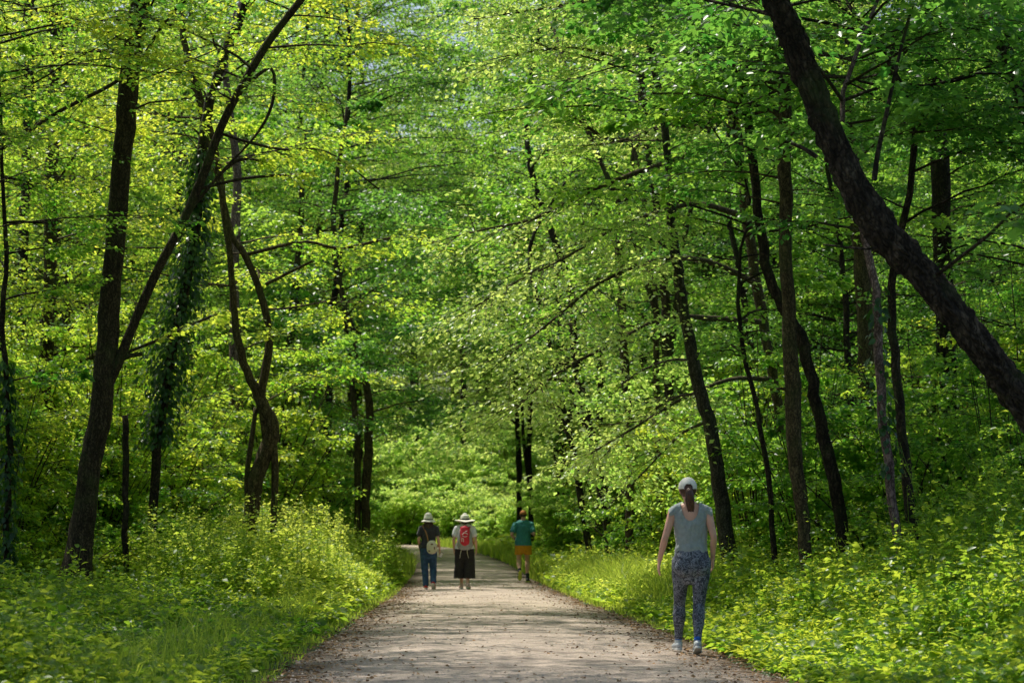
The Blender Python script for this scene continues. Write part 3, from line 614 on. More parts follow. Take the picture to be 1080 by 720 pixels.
# ------------------------------------------------------------------ the stand around them: a few grown once, then copied one by one
def arch_tree_(i, leaf, bark, H, zc, Lmax, limbs, lean=.4, leafs=.13, leaves=22, twigs=16, tintc=.5, rad=.16):
    rr = np.random.default_rng(4000 + i)
    P = np.array([[0, 0, -.2], [rr.normal(0, .1), rr.normal(0, .1), H * .3], [lean * rr.normal(), lean * rr.normal(), H * .65], [lean * 1.5 * rr.normal(), lean * 1.5 * rr.normal(), H]])
    C = catmull(P, 34); C[1:, :2] += rr.normal(0, .025, (33, 2)); r = rad * (1 - .82 * np.linspace(0, 1, 34))
    g = Geo(); add_tube(g, C, r, 9, .12, i, flare=True)
    root = empty('woodland_tree'); g.obj('trunk', [M[bark]], root, smooth=True, tint=False)
    cg = Geo(); zt = min(H, 13.5) if H < 22 else H
    if H < 22: make_crown(cg, C, 12.5, H, 12, Lmax * .8, rr, leaf=leafs, leaves=12, twigs=twigs, tintc=tintc, r0=.04)
    make_crown(cg, C, zc, zt, limbs, Lmax, rr, leaf=leafs, leaves=leaves, twigs=twigs, tintc=tintc, r0=.036)
    cg.obj('crown', [M[leaf], M[bark]], root)
    return root

def arch_tree(*a, **k):
    global LD
    LD = 1.0; r = arch_tree_(*a, **k); return r

def place(root_list, spots, group, cat, label_of, rnd, prefix=None):
    used = set()
    for (x, y, k, s) in spots:
        src = root_list[k]
        o = src if k not in used else copy_tree(src); used.add(k)
        o.location = (x, y, float(ground_z(x, y)) - .03); o.rotation_euler = (0, 0, rnd.uniform(0, 6.28)); o.scale = (s, s, s * rnd.uniform(.9, 1.12))
        tag(o, label_of(x, y, k), cat, group(x, y) if callable(group) else group)
    for k, r in enumerate(root_list):
        if k not in used:
            for c in list(r.children): bpy.data.objects.remove(c)
            bpy.data.objects.remove(r)

archs = [arch_tree(0, 'light', 'bark', 17, 2.4, 4.8, 60, leaves=25, twigs=17, leafs=.103, tintc=.5), arch_tree(1, 'maple', 'bark_tan', 17, 2.6, 5.0, 62, leaves=25, twigs=17, leafs=.103),
         arch_tree(2, 'deep', 'bark_dark', 16, 2.2, 4.8, 60, leaves=25, twigs=17, leafs=.103, tintc=.5), arch_tree(3, 'maple', 'bark', 16, 2.0, 4.6, 60, leaves=25, twigs=17, leafs=.103, tintc=.6),
         arch_tree(4, 'far', 'bark', 27, 2.0, 6.8, 100, leaves=18, twigs=16, leafs=.16, tintc=.55, rad=.22), arch_tree(5, 'far', 'bark_grey', 25, 1.4, 6.6, 95, leaves=18, twigs=16, leafs=.16, tintc=.7, rad=.2),
         arch_tree(6, 'maple', 'bark', 24, 8.0, 6.8, 75, leaves=21, twigs=18, leafs=.13, tintc=.55, rad=.18), arch_tree(7, 'deep', 'bark_dark', 23, 7.0, 6.8, 75, leaves=21, twigs=18, leafs=.13, tintc=.55, rad=.18)]
rt = np.random.default_rng(77)
spots = []
def edge_off(x, y): return abs(x - float(path_x(y))) - float(path_half(y))
def try_spots(n, y0, y1, side, off0, off1, kinds, s0=.85, s1=1.15, dmin=2.6):
    k = 0; tries = 0
    while k < n and tries < 4000:
        tries += 1
        y = rt.uniform(y0, y1); off = rt.uniform(off0, off1); x = float(path_x(y)) + side * (float(path_half(y)) + off)
        u = x / y * F
        if abs(u) > 640: continue
        if any((x - a) ** 2 + (y - b) ** 2 < dmin ** 2 for a, b, _, _ in spots): continue
        spots.append((x, y, int(rt.choice(kinds)), rt.uniform(s0, s1) * (min(max(y / 60, .75), 1.15) if y < 95 else 1))); k += 1
for x, y, k, s_ in [(-5.9, 66, 7, .9), (-8.5, 82, 6, 1.0), (2.9, 70, 6, .9), (2.2, 86, 7, 1.05), (3.9, 60, 6, .85), (3.2, 112, 6, 1.3), (-16, 118, 6, 1.25), (-8.4, 106, 6, 1.3), (-12.5, 112, 4, 1.2), (4.6, 97, 4, 1.15), (8.5, 104, 4, 1.2), (-18, 106, 4, 1.1), (-1.8, 160, 4, 1.3), (-7.5, 158, 5, 1.35), (2.4, 104, 6, 1.35), (-6.9, 95, 7, 1.3), (-9.0, 26.5, 7, .75), (-3.6, 143, 6, 1.55)]:  # nearest spot: tree rooted out of view, added to shade the front left
    spots.append((x, y, k, s_))
for x, y, k, s_ in [(-6.7, 23.0, 7, .85), (-6.9, 17.5, 6, .75), (7.0, 24.5, 7, .80), (-7.3, 28.4, 6, .62), (-11, 27, 1, .8), (8.5, 30.5, 2, .8), (-9.5, 33.5, 0, .75), (-13.5, 34, 1, .9)]:  # trees rooted out of frame, added for the shade they cast
    spots.append((x, y, k, s_))
try_spots(6, 47, 62, -1, 5, 14, [0, 0, 1, 3])
try_spots(15, 62, 95, -1, 3, 22, [0, 1, 3, 4, 6])
try_spots(13, 40, 58, 1, 4.5, 14, [1, 2, 2, 3])
try_spots(15, 58, 92, 1, 3.2, 22, [1, 2, 3, 4, 7])
try_spots(6, 95, 125, -1, 17, 32, [4, 5, 6], 1, 1.3)
try_spots(12, 95, 125, 1, 8, 32, [4, 5, 4, 7], 1, 1.3)
for i_, x in enumerate(np.arange(-48, 50, 3.6)):
    spots.append((float(x + rt.uniform(-.8, .8)), float(190 + rt.uniform(-8, 8)), 4 + i_ % 2, rt.uniform(1.2, 1.5)))
for i_, x in enumerate(np.arange(-40, 44, 2.9)):
    spots.append((float(x + rt.uniform(-.8, .8)), float(163 + rt.uniform(-6, 10)), 4 + i_ % 2, rt.uniform(1.05, 1.35)))
def wood_group(x, y):
    if y < 33: return 'trees added for shade just outside the frame on the %s' % ('left' if x < 0 else 'right')
    if y > 130: return 'distant trees closing the end of the path'
    return 'woodland trees filling the left side' if x < float(path_x(y)) else 'woodland trees filling the right side'
def wood_label(x, y, k):
    if y < 33: return 'tree added for shade just outside the %s edge, only its outer sprays hanging into view' % ('left' if x < 0 else 'right')
    if y > 130: return 'haze-tinted distant tree in the green wall that closes the end of the path'
    return 'leafy woodland tree in the crowded stand left of the path, behind the named trunks' .replace('named', 'nearer') if x < float(path_x(y)) else 'leafy woodland tree in the shaded stand right of the path, behind the nearer trunks'
place(archs, spots, wood_group, 'tree', wood_label, random.Random(5))

# ------------------------------------------------------------------ shrubs and saplings between the trunks
def arch_shrub(i, leaf, H, W, stems, leafs=.085, leaves=16, twigs=10, tintc=.5, tpl=T_DIAMOND):
    rr = np.random.default_rng(5000 + i)
    root = empty('shrub'); wg = Geo(); cg = Geo()
    for s in range(stems):
        az = rr.uniform(0, 6.28); sp = rr.uniform(.1, 1) * W; h = H * rr.uniform(.55, 1.05) * (1 - .25 * sp / W)
        P = np.array([[rr.normal(0, .12), rr.normal(0, .12), -.1], [math.cos(az) * sp * .35, math.sin(az) * sp * .35, h * .5], [math.cos(az) * sp, math.sin(az) * sp, h]])
        C = catmull(P, 9); add_prisms(wg, C[:-1], C[1:], np.linspace(.022, .008, 8), np.linspace(.02, .006, 8), 0)
        for j in range(7):
            t = rr.uniform(.12, 1); q = C[int(t * 8)]; L = rr.uniform(.35, .75) * W * .7
            dress_limb(cg, limb_curve(q, rr.uniform(0, 6.28), L, .35 * L, .35 * L, rr, 5), .008, rr, leaves, twigs, leaf=leafs, tintc=tintc + rr.normal(0, .08), t0=.05, spread=.5, tpl=tpl, flat=.1)
    wg.obj('stems', [M['bark']], root, tint=False).name = 'stem'
    cg.obj('foliage', [M[leaf], M['bark']], root)
    return root
LD = 1.0
shr = [arch_shrub(0, 'maple', 3.6, 1.9, 12, leafs=.08, leaves=15), arch_shrub(1, 'light', 5.2, 2.2, 14, tintc=.45, leafs=.08, leaves=15), arch_shrub(2, 'light', 2.0, 1.5, 10, leafs=.07, leaves=15), arch_shrub(3, 'maple', 4.6, 2.1, 13, leafs=.085, leaves=15),
       arch_shrub(4, 'herb', 1.4, 1.2, 9, leafs=.07), arch_shrub(5, 'far', 4.0, 2.6, 18, leafs=.12, leaves=18)]
sp2 = []
def shrub_spots(n, y0, y1, side, off0, off1, kinds, s0=.8, s1=1.2, dmin=1.1):
    k = 0; tries = 0
    while k < n and tries < 6000:
        tries += 1
        y = rt.uniform(y0, y1); off = rt.uniform(off0, off1); x = float(path_x(y)) + side * (float(path_half(y)) + off)
        if abs(x / y * F) > 620: continue
        if any((x - a) ** 2 + (y - b) ** 2 < dmin ** 2 for a, b, _, _ in sp2): continue
        sp2.append((x, y, int(rt.choice(kinds)), rt.uniform(s0, s1))); k += 1
shrub_spots(34, 32, 47, -1, 4.3, 11, [0, 1, 1, 3], .8, 1.3)
shrub_spots(28, 46, 62, -1, 2.2, 12, [0, 1, 3], .9, 1.4)
shrub_spots(26, 62, 95, -1, 1.8, 16, [0, 3, 5], 1, 1.5)
shrub_spots(5, 31, 34, -1, 4.6, 7, [4, 2], .8, 1.1)
shrub_spots(34, 30, 45, 1, 2.8, 9, [0, 1, 3, 2], .7, 1.2)
shrub_spots(30, 44, 62, 1, 1.9, 12, [0, 1, 3], .9, 1.4)
shrub_spots(26, 62, 95, 1, 1.6, 16, [0, 1, 3, 5], 1, 1.5)
shrub_spots(24, 17, 30, 1, 2.4, 6.5, [4, 2, 2, 3], .55, .85)
shrub_spots(12, 15, 25, -1, 3.2, 6, [4], .45, .7)
for i_, x in enumerate(np.arange(-17, 9, 1.35)):
    sp2.append((float(x + rt.uniform(-.5, .5)), float(129 + rt.uniform(-4, 5)), 5, rt.uniform(.75, 1.3)))
for i_, x in enumerate(np.arange(-22, 14, 2.2)):
    sp2.append((float(x + rt.uniform(-.5, .5)), float(138 + rt.uniform(-3, 6)), 5, rt.uniform(1.7, 2.3)))
for i_, x in enumerate(np.arange(-26, 18, 1.9)):
    sp2.append((float(x + rt.uniform(-.7, .7)), float(148 + rt.uniform(-4, 8)), 5, rt.uniform(1.9, 2.9)))
for x, y, s_ in [(-1.0, 116, .8), (.6, 112, .9), (2.2, 106, .9), (1.0, 120, 1.1), (3.6, 100, .8), (-13, 112, 1.1), (-14.5, 104, 1.1), (-11, 96, .9), (-8.8, 90, .7)]:
    sp2.append((x, y, 5, s_))
def shrub_group(x, y):
    if y > 100: return 'rounded bushes at the bend of the path'
    return 'shrubs under the left trees' if x < float(path_x(y)) else 'shrubs under the right trees'
def shrub_label(x, y, k):
    if y > 100: return 'rounded green bush tinted pale for haze where the path bends out of sight'
    return 'leafy green shrub growing under the trees left of the path' if x < float(path_x(y)) else 'leafy green shrub growing under the trees right of the path'
place(shr, sp2, shrub_group, 'shrub', shrub_label, random.Random(6))

# ------------------------------------------------------------------ undergrowth, weeds, grass, litter
def scatter(n, y0, y1, side, o0, o1, rr, pw=1.0, umax=620):
    y = y0 + (y1 - y0) * rr.random(n * 2) ** pw
    off = o0 + (o1 - o0) * rr.random(n * 2)
    x = path_x(y) + side * (path_half(y) + off)
    k = np.abs(x / y * F) < umax
    x = x[k][:n]; y = y[k][:n]
    return x, y
def herbs(g, x, y, h, leaf, rr, per=12, tintc=.5, upright=.25, tpl=T_DIAMOND, droop=0.0, stem=True, zoff=0):
    n = len(x); z = ground_z(x, y) + zoff; h = h * rr.uniform(.55, 1.25, n)
    lean = rr.normal(0, upright, (n, 2)) * h[:, None]
    B = np.stack([x, y, z], 1); T = B + np.concatenate([lean, h[:, None]], 1)
    if stem: add_prisms(g, B, T, np.full(n, .005), np.full(n, .002), 1)
    m = n * per; ti = np.repeat(np.arange(n), per); u = rr.uniform(.12, 1.0, m) ** .7
    Q = B[ti] * (1 - u[:, None]) + T[ti] * u[:, None]
    az = rr.uniform(0, 6.28, m); o = np.stack([np.cos(az), np.sin(az), np.zeros(m)], 1)
    Q = Q + o * (rr.uniform(0, .10, m) * (1.2 - u))[:, None]
    d = nrm(o + np.stack([np.zeros(m), np.zeros(m), rr.normal(.12 - droop, .3, m)], 1)); N = nrm(np.array([0, 0, 1.]) + rr.normal(0, .38, (m, 3)))
    tb = np.clip(tintc + lowfreq(x, y, 1.2, 31) * .16 + lowfreq(x, y, 4.0, 33) * .10 + rr.normal(0, .15, n), 0, 1)
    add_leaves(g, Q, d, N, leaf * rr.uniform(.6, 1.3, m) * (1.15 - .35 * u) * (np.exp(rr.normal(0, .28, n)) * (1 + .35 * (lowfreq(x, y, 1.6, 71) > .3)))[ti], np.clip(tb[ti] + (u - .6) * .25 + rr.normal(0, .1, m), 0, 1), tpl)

def build_undergrowth():
    rr = np.random.default_rng(91)
    for side, nm in ((-1, 'left'), (1, 'right')):
        g = Geo()
        x, y = scatter(6500, 13, 26, side, .25 if side < 0 else .02, 5, rr); off = np.abs(x - path_x(y)) - path_half(y)
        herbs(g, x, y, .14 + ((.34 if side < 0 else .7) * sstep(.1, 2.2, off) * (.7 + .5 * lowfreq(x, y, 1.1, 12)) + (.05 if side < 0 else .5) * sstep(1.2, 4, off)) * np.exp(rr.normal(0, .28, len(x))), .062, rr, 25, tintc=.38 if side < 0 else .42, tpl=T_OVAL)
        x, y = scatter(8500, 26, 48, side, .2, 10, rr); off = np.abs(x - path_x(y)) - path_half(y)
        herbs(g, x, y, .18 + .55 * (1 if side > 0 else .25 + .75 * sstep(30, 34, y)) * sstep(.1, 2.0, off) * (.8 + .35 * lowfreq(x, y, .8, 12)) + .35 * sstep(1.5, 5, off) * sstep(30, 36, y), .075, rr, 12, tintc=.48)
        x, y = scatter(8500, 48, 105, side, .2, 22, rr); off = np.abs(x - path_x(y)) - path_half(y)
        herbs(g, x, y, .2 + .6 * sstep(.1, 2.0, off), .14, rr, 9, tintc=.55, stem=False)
        o = g.obj('undergrowth', [M['herb'], M['herb']]); tag(o, kind='stuff')
        o['label'] = 'low leafy undergrowth along the %s side of the path' % nm; o['category'] = 'undergrowth'
    # tall sunlit weeds left of the path: spires of small pale leaves
    g = Geo(); n = 2600
    x, y = scatter(n, 30.5, 47, -1, .3, 3.3, rr); off = np.abs(x - path_x(y)) - path_half(y)
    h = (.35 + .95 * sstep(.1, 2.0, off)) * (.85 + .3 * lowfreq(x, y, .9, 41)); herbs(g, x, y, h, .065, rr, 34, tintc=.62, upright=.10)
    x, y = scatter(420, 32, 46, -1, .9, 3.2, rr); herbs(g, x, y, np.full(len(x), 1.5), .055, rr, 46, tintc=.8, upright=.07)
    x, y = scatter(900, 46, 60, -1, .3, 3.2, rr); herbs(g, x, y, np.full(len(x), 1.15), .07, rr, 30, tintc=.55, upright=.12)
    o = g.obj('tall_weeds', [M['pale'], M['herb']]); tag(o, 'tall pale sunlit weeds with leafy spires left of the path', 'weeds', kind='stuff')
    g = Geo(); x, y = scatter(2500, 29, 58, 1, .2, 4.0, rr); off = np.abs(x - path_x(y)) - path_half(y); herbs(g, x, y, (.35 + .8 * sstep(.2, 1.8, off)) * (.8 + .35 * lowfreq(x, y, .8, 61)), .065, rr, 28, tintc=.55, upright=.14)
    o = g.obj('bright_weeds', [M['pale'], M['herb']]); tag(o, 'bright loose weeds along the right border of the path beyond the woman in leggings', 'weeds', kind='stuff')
    # broader stems near the right front
    g = Geo(); x, y = scatter(1100, 14, 30, 1, .9, 5.5, rr); k = lowfreq(x, y, .9, 51) > -.25; x, y = x[k], y[k]; herbs(g, x, y, (.62 + .35 * lowfreq(x, y, .7, 52)) * np.exp(rr.normal(0, .3, len(x))), .066, rr, 42, tintc=.46, upright=.16, tpl=T_OVAL, droop=.25)  # leaf tint lowered at the near right to stand for shade
    x, y = scatter(900, 14, 30, -1, .8, 5, rr); k = lowfreq(x, y, .9, 53) > -.1; x, y = x[k], y[k]; herbs(g, x, y, .36 + .2 * lowfreq(x, y, .7, 54), .07, rr, 26, tintc=.4, upright=.2, tpl=T_OVAL, droop=.25)
    o = g.obj('nettle_weeds', [M['herb'], M['herb']]); tag(o, 'broad-leaved weeds with drooping leaves in the front undergrowth', 'weeds', kind='stuff')
    # grass
    def blades(g, x, y, h, rr, w=.007, lean=.35, tintc=.5):
        n = len(x); z = ground_z(x, y); h = h * rr.uniform(.5, 1.3, n); az = rr.uniform(0, 6.28, n); fz = rr.uniform(0, 6.28, n)
        L = np.stack([np.cos(az), np.sin(az)], 1) * (h * np.abs(rr.normal(0, lean, n)))[:, None]; s = np.stack([np.cos(fz), np.sin(fz), np.zeros(n)], 1) * w
        B = np.stack([x, y, z - .02], 1); Md = B + np.stack([L[:, 0] * .35, L[:, 1] * .35, h * .62], 1); T = B + np.stack([L[:, 0] * 1.2, L[:, 1] * 1.2, h * .93], 1)
        V = np.stack([B - s, B + s, Md + s * .8, Md - s * .8, T], 1); fq = np.array([[0, 1, 2, 3]]); ft = np.array([[3, 2, 4]])
        base = (np.arange(n) * 5)[:, None, None]; t = np.repeat(np.clip(tintc + rr.normal(0, .2, n), 0, 1), 5); nb = g.n
        g.add(V.reshape(-1, 3), (fq[None] + base).reshape(-1, 4), 0, t); g.f.append(((ft[None] + base).reshape(-1, 3) + nb, 0))
    g = Geo()
    x, y = scatter(15000, 30, 56, 1, -.05, 2.1, rr, .9); off = np.abs(x - path_x(y)) - path_half(y); blades(g, x, y, .12 + .62 * sstep(0, .9, off), rr, .008, .4, .62)
    x, y = scatter(9000, 14, 30, 1, -.05, 1.3, rr); off = np.abs(x - path_x(y)) - path_half(y); blades(g, x, y, .08 + .22 * sstep(0, .9, off), rr, .005, .5, .5)
    x, y = scatter(14000, 14, 62, -1, -.05, 1.1, rr); off = np.abs(x - path_x(y)) - path_half(y); blades(g, x, y, .08 + .34 * sstep(0, .9, off), rr, .007, .45, .5)
    x, y = scatter(9000, 56, 125, 1, -.1, 3.2, rr); blades(g, x, y, np.full(len(x), .5), rr, .018, .4, .6)
    x, y = scatter(9000, 62, 125, -1, -.1, 3.2, rr); blades(g, x, y, np.full(len(x), .5), rr, .018, .4, .6)
    o = g.obj('grass', [M['grass']]); tag(o, 'long green grass fringing both borders of the path', 'grass', kind='stuff')
    # dead leaves, twigs and grit on the path
    g = Geo(); n = 7500; y = 13 + 42 * rr.random(n) ** 1.5; u = np.sign(rr.normal(0, 1, n)) * (1.02 - np.abs(rr.normal(0, .20, n))); k = rr.random(n) < .22; u[k] = rr.uniform(-1, 1, k.sum()); x = path_x(y) + u * path_half(y)
    z = path_z(x, y) + .008; az = rr.uniform(0, 6.28, n)
    add_leaves(g, np.stack([x, y, z], 1), np.stack([np.cos(az), np.sin(az), rr.normal(0, .2, n)], 1), nrm(np.array([0, 0, 1.]) + rr.normal(0, .35, (n, 3))), rr.uniform(.015, .055, n), rr.random(n), T_DIAMOND, 0)
    n = 5000; y = 13 + 34 * rr.random(n) ** 1.4; x = path_x(y) + rr.uniform(-.98, .98, n) * path_half(y); z = path_z(x, y) + .002; s = rr.uniform(.004, .016, n)
    V = np.stack([np.stack([x + s * a, y + s * b, z + s * c * .8], 1) for a, b, c in ((1, 0, 0), (-.5, .9, 0), (-.6, -.8, 0), (.1, .1, 1.1))], 1)
    f = np.array([[0, 1, 3], [1, 2, 3], [2, 0, 3]]); g.add(V.reshape(-1, 3), (f[None] + (np.arange(n) * 4)[:, None, None]).reshape(-1, 3), 1)
    n = 260; y = rr.uniform(14, 45, n); sd = rr.choice([-1, 1], n); x = path_x(y) + sd * (path_half(y) - np.abs(rr.normal(0, .3, n))); z = path_z(x, y) + .012; az = rr.uniform(0, 6.28, n); L = rr.uniform(.08, .35, n)
    A = np.stack([x, y, z], 1); add_prisms(g, A, A + np.stack([np.cos(az) * L, np.sin(az) * L, rr.uniform(0, .04, n)], 1), np.full(n, .005), np.full(n, .002), 0)
    tag(g.obj('leaf_litter', [M['litter'], M['stone']]), 'dead leaves, twigs and grit strewn over the path', 'leaf litter', kind='stuff')
build_undergrowth()
#PEOPLE-BEGIN
# ------------------------------------------------------------------ people
def etube(bm, pts, rx, ry=None, side=(1, 0, 0), n=16, sub=4, smooth=True):
    """closed tube of elliptical rings through pts; side fixes the rx axis"""
    ry = rx if ry is None else ry; P = np.asarray(pts, float); k = len(P)
    rx = np.broadcast_to(np.asarray(rx, float), (k,)); ry = np.broadcast_to(np.asarray(ry, float), (k,))
    m = (k - 1) * sub + 1
    if k > 2 and smooth:
        Q = catmull(np.column_stack([P, rx, ry]), m)
    else:
        t = np.linspace(0, k - 1, m); Q = np.column_stack([np.interp(t, range(k), c) for c in np.column_stack([P, rx, ry]).T])
    C, X, Y = Q[:, :3], np.maximum(Q[:, 3], .002), np.maximum(Q[:, 4], .002)
    T = nrm(np.gradient(C, axis=0)); sd = np.asarray(side, float)
    # rounded ends
    rings = []
    e0, e1 = min(X[0], Y[0]), min(X[-1], Y[-1])
    for f in (.15, .6, .9): rings.append((C[0] - T[0] * e0 * (1 - f) * .9, T[0], X[0] * math.sqrt(1 - (1 - f) ** 2), Y[0] * math.sqrt(1 - (1 - f) ** 2)))
    for c, t, x, y in zip(C, T, X, Y): rings.append((c, t, x, y))
    for f in (.9, .6, .15): rings.append((C[-1] + T[-1] * e1 * (1 - f) * .9, T[-1], X[-1] * math.sqrt(1 - (1 - f) ** 2), Y[-1] * math.sqrt(1 - (1 - f) ** 2)))
    prev = None; first = None
    for c, t, x, y in rings:
        s = nrm(sd - t * np.dot(sd, t)); u = np.cross(t, s)
        vs = [bm.verts.new(c + s * math.cos(a) * x + u * math.sin(a) * y) for a in np.arange(n) / n * 2 * math.pi]
        if prev:
            for i in range(n): bm.faces.new((prev[i], prev[(i + 1) % n], vs[(i + 1) % n], vs[i]))
        else: first = vs
        prev = vs
    bm.faces.new(prev); bm.faces.new(first[::-1])

def ball(bm, c, r, seg=20):
    m = bmesh.ops.create_uvsphere(bm, u_segments=seg, v_segments=seg // 2 + 2, radius=1)
    for v in m['verts']: v.co = Vector((c[0] + v.co.x * r[0], c[1] + v.co.y * r[1], c[2] + v.co.z * r[2]))

def fuse(name, bm, voxel, mat, parent, smooth=3, cut=None, keep=False, wrinkle=0.0, wscale=9.0, shell=0.0):
    """merge the overlapping shapes into one continuous skin, smooth it, optionally trim it and wrinkle it"""
    me = bpy.data.meshes.new(name); bm.normal_update(); bm.to_mesh(me); bm.free()
    tmp = bpy.data.objects.new(name + '_tmp', me); COL.objects.link(tmp)
    md = tmp.modifiers.new('r', 'REMESH'); md.mode = 'VOXEL'; md.voxel_size = voxel
    if smooth:
        sm = tmp.modifiers.new('s', 'SMOOTH'); sm.factor = .5; sm.iterations = smooth
    dg = bpy.context.evaluated_depsgraph_get(); ev = tmp.evaluated_get(dg)
    m2 = bpy.data.meshes.new_from_object(ev); bpy.data.objects.remove(tmp)
    b2 = bmesh.new(); b2.from_mesh(m2)
    if wrinkle:
        b2.normal_update()
        for v in b2.verts:
            q = v.co * wscale
            w = mnoise.noise(Vector((q.x * 1.3, q.y * 1.3, q.z * .8))) + .5 * mnoise.noise(Vector((q.x * 3 + 4, q.y * 3, q.z * 1.6)))
            v.co += v.normal * w * wrinkle
    if cut:
        dead = [v for v in b2.verts if cut(v.co)]
        bmesh.ops.delete(b2, geom=dead, context='VERTS')
    b2.to_mesh(m2); b2.free(); m2.name = name
    m2.materials.clear(); m2.materials.append(mat); m2.polygons.foreach_set('use_smooth', np.ones(len(m2.polygons), bool))
    o = link(bpy.data.objects.new(name, m2), parent)
    if shell:
        so_ = o.modifiers.new('thickness', 'SOLIDIFY'); so_.thickness = shell; so_.offset = -1
    return o

def lerp(a, b, t): return np.asarray(a, float) * (1 - t) + np.asarray(b, float) * t

def hand(bm, wr, d, n, thumb_side, s=1.0, curl=.35):
    """palm, four unequal bent fingers and a thumb: d along the hand, n the way the palm faces"""
    wr = np.array(wr, float); d = nrm(np.array(d, float)); n = nrm(np.array(n, float) - d * np.dot(n, d)); t = np.cross(d, n); t = t * (1 if np.dot(t, thumb_side) > 0 else -1)
    etube(bm, [wr - d * .02 * s, wr + d * .02 * s, wr + d * .055 * s, wr + d * .09 * s], [.026 * s, .033 * s, .041 * s, .038 * s], [.019 * s, .017 * s, .016 * s, .013 * s], side=t, n=14)
    for k, (o, L) in enumerate(zip((.029, .010, -.010, -.028), (.068, .078, .072, .056))):
        p = wr + d * .082 * s + t * o * s; L = L * s; dr = nrm(d + t * (o * 3.0)); pts = [p]
        for j, (f, c) in enumerate(((.45, .6), (.32, 1.2), (.23, 1.6))):
            dd = nrm(dr * math.cos(curl * c) + n * math.sin(curl * c)); pts.append(pts[-1] + dd * L * f)
        etube(bm, pts, [.0095 * s, .009 * s, .0082 * s, .0068 * s], side=t, n=10, sub=3)
    p = wr + d * .028 * s + t * .026 * s
    a = nrm(d * .75 + t * .72 + n * .25); b = nrm(d * .95 + t * .25 + n * .35)
    etube(bm, [p - a * .01, p + a * .035 * s, p + a * .035 * s + b * .028 * s, p + a * .035 * s + b * .05 * s], [.0135 * s, .012 * s, .0105 * s, .008 * s], side=n, n=10, sub=3)

def head(bm, c, h, yaw=0.0, bow=0.0):
    """skull, jaw, nose, lips, eye sockets, ears; faces +Y turned by yaw; c is the centre of the skull, h its height"""
    tmp = bmesh.new(); k = h / .23
    ball(tmp, (0, -.012 * k, .018 * k), (.077 * k, .096 * k, .095 * k), 26)
    etube(tmp, [(0, .030 * k, -.01 * k), (0, .040 * k, -.06 * k), (0, .052 * k, -.10 * k)], [.064 * k, .054 * k, .030 * k], [.055 * k, .046 * k, .026 * k])
    etube(tmp, [(0, .088 * k, .022 * k), (0, .101 * k, -.004 * k), (0, .111 * k, -.024 * k)], [.009 * k, .012 * k, .016 * k], [.009 * k, .011 * k, .012 * k], n=10)
    etube(tmp, [(-.024 * k, .086 * k, -.055 * k), (0, .094 * k, -.054 * k), (.024 * k, .086 * k, -.055 * k)], .0075 * k, side=(0, 0, 1), n=8)
    for s in (-1, 1):
        ball(tmp, (s * .031 * k, .077 * k, .012 * k), (.014 * k, .012 * k, .011 * k), 12)
        etube(tmp, [(s * .012 * k, .088 * k, .034 * k), (s * .033 * k, .086 * k, .039 * k), (s * .054 * k, .070 * k, .032 * k)], .006 * k, side=(0, 0, 1), n=8)
        etube(tmp, [(s * .078 * k, .0, .030 * k), (s * .086 * k, -.010 * k, .012 * k), (s * .083 * k, -.006 * k, -.012 * k), (s * .076 * k, .004 * k, -.030 * k)], [.010 * k, .014 * k, .011 * k, .007 * k], [.006 * k, .007 * k, .006 * k, .005 * k], side=(0, 1, 0), n=10)
    from mathutils import Matrix
    R_ = Matrix.Rotation(yaw, 4, 'Z') @ Matrix.Rotation(-bow, 4, 'X')
    for v in tmp.verts: v.co = R_ @ v.co + Vector(c)
    me = bpy.data.meshes.new('t'); tmp.to_mesh(me); tmp.free(); bm.from_mesh(me); bpy.data.meshes.remove(me)

def leg(bm, hip, kn, an, r, inf=0.0, female=True, top=True):
    """thigh and calf with a knee and a calf muscle; r scales girth"""
    hip, kn, an = map(lambda q: np.array(q, float), (hip, kn, an))
    T = [hip + (0, 0, .03), hip * .72 + kn * .28, hip * .4 + kn * .6, kn, lerp(kn, an, .14) , lerp(kn, an, .34) - (0, .012, 0), lerp(kn, an, .62), lerp(kn, an, .88), an]
    g = [.094, .085, .066, .053, .052, .057, .043, .033, .034]
    if not top: T, g = T[3:], g[3:]
    etube(bm, T, [x * r + inf for x in g], [x * r * 1.04 + inf for x in g], n=20)

def foot(bm, an, dirv, pitch=0.0, s=1.0, inf=0.0):
    """heel, arch, ball and toes of a foot or shoe; pitch lifts the heel"""
    an = np.array(an, float); f = nrm(np.array([dirv[0], dirv[1], 0.])); c, sn = math.cos(pitch), math.sin(pitch)
    F_ = f * c + np.array([0, 0, -1.]) * sn; U = np.array([0, 0, 1.]) * c + f * sn; sd = np.cross(f, [0, 0, 1.])
    q = lambda a, b: an + F_ * a * s + U * b * s
    etube(bm, [q(-.052, -.045), q(-.02, -.040), q(.04, -.042), (q(.10, -.052)), q(.15, -.058), q(.175, -.062)], [.028 * s + inf, .035 * s + inf, .038 * s + inf, .046 * s + inf, .041 * s + inf, .026 * s + inf], [.030 * s + inf, .042 * s + inf, .038 * s + inf, .028 * s + inf, .022 * s + inf, .017 * s + inf], side=sd, n=16)
    etube(bm, [q(0, .03), q(0, -.03)], [.036 * s + inf, .036 * s + inf], [.038 * s + inf, .042 * s + inf], side=sd, n=14)
    return q

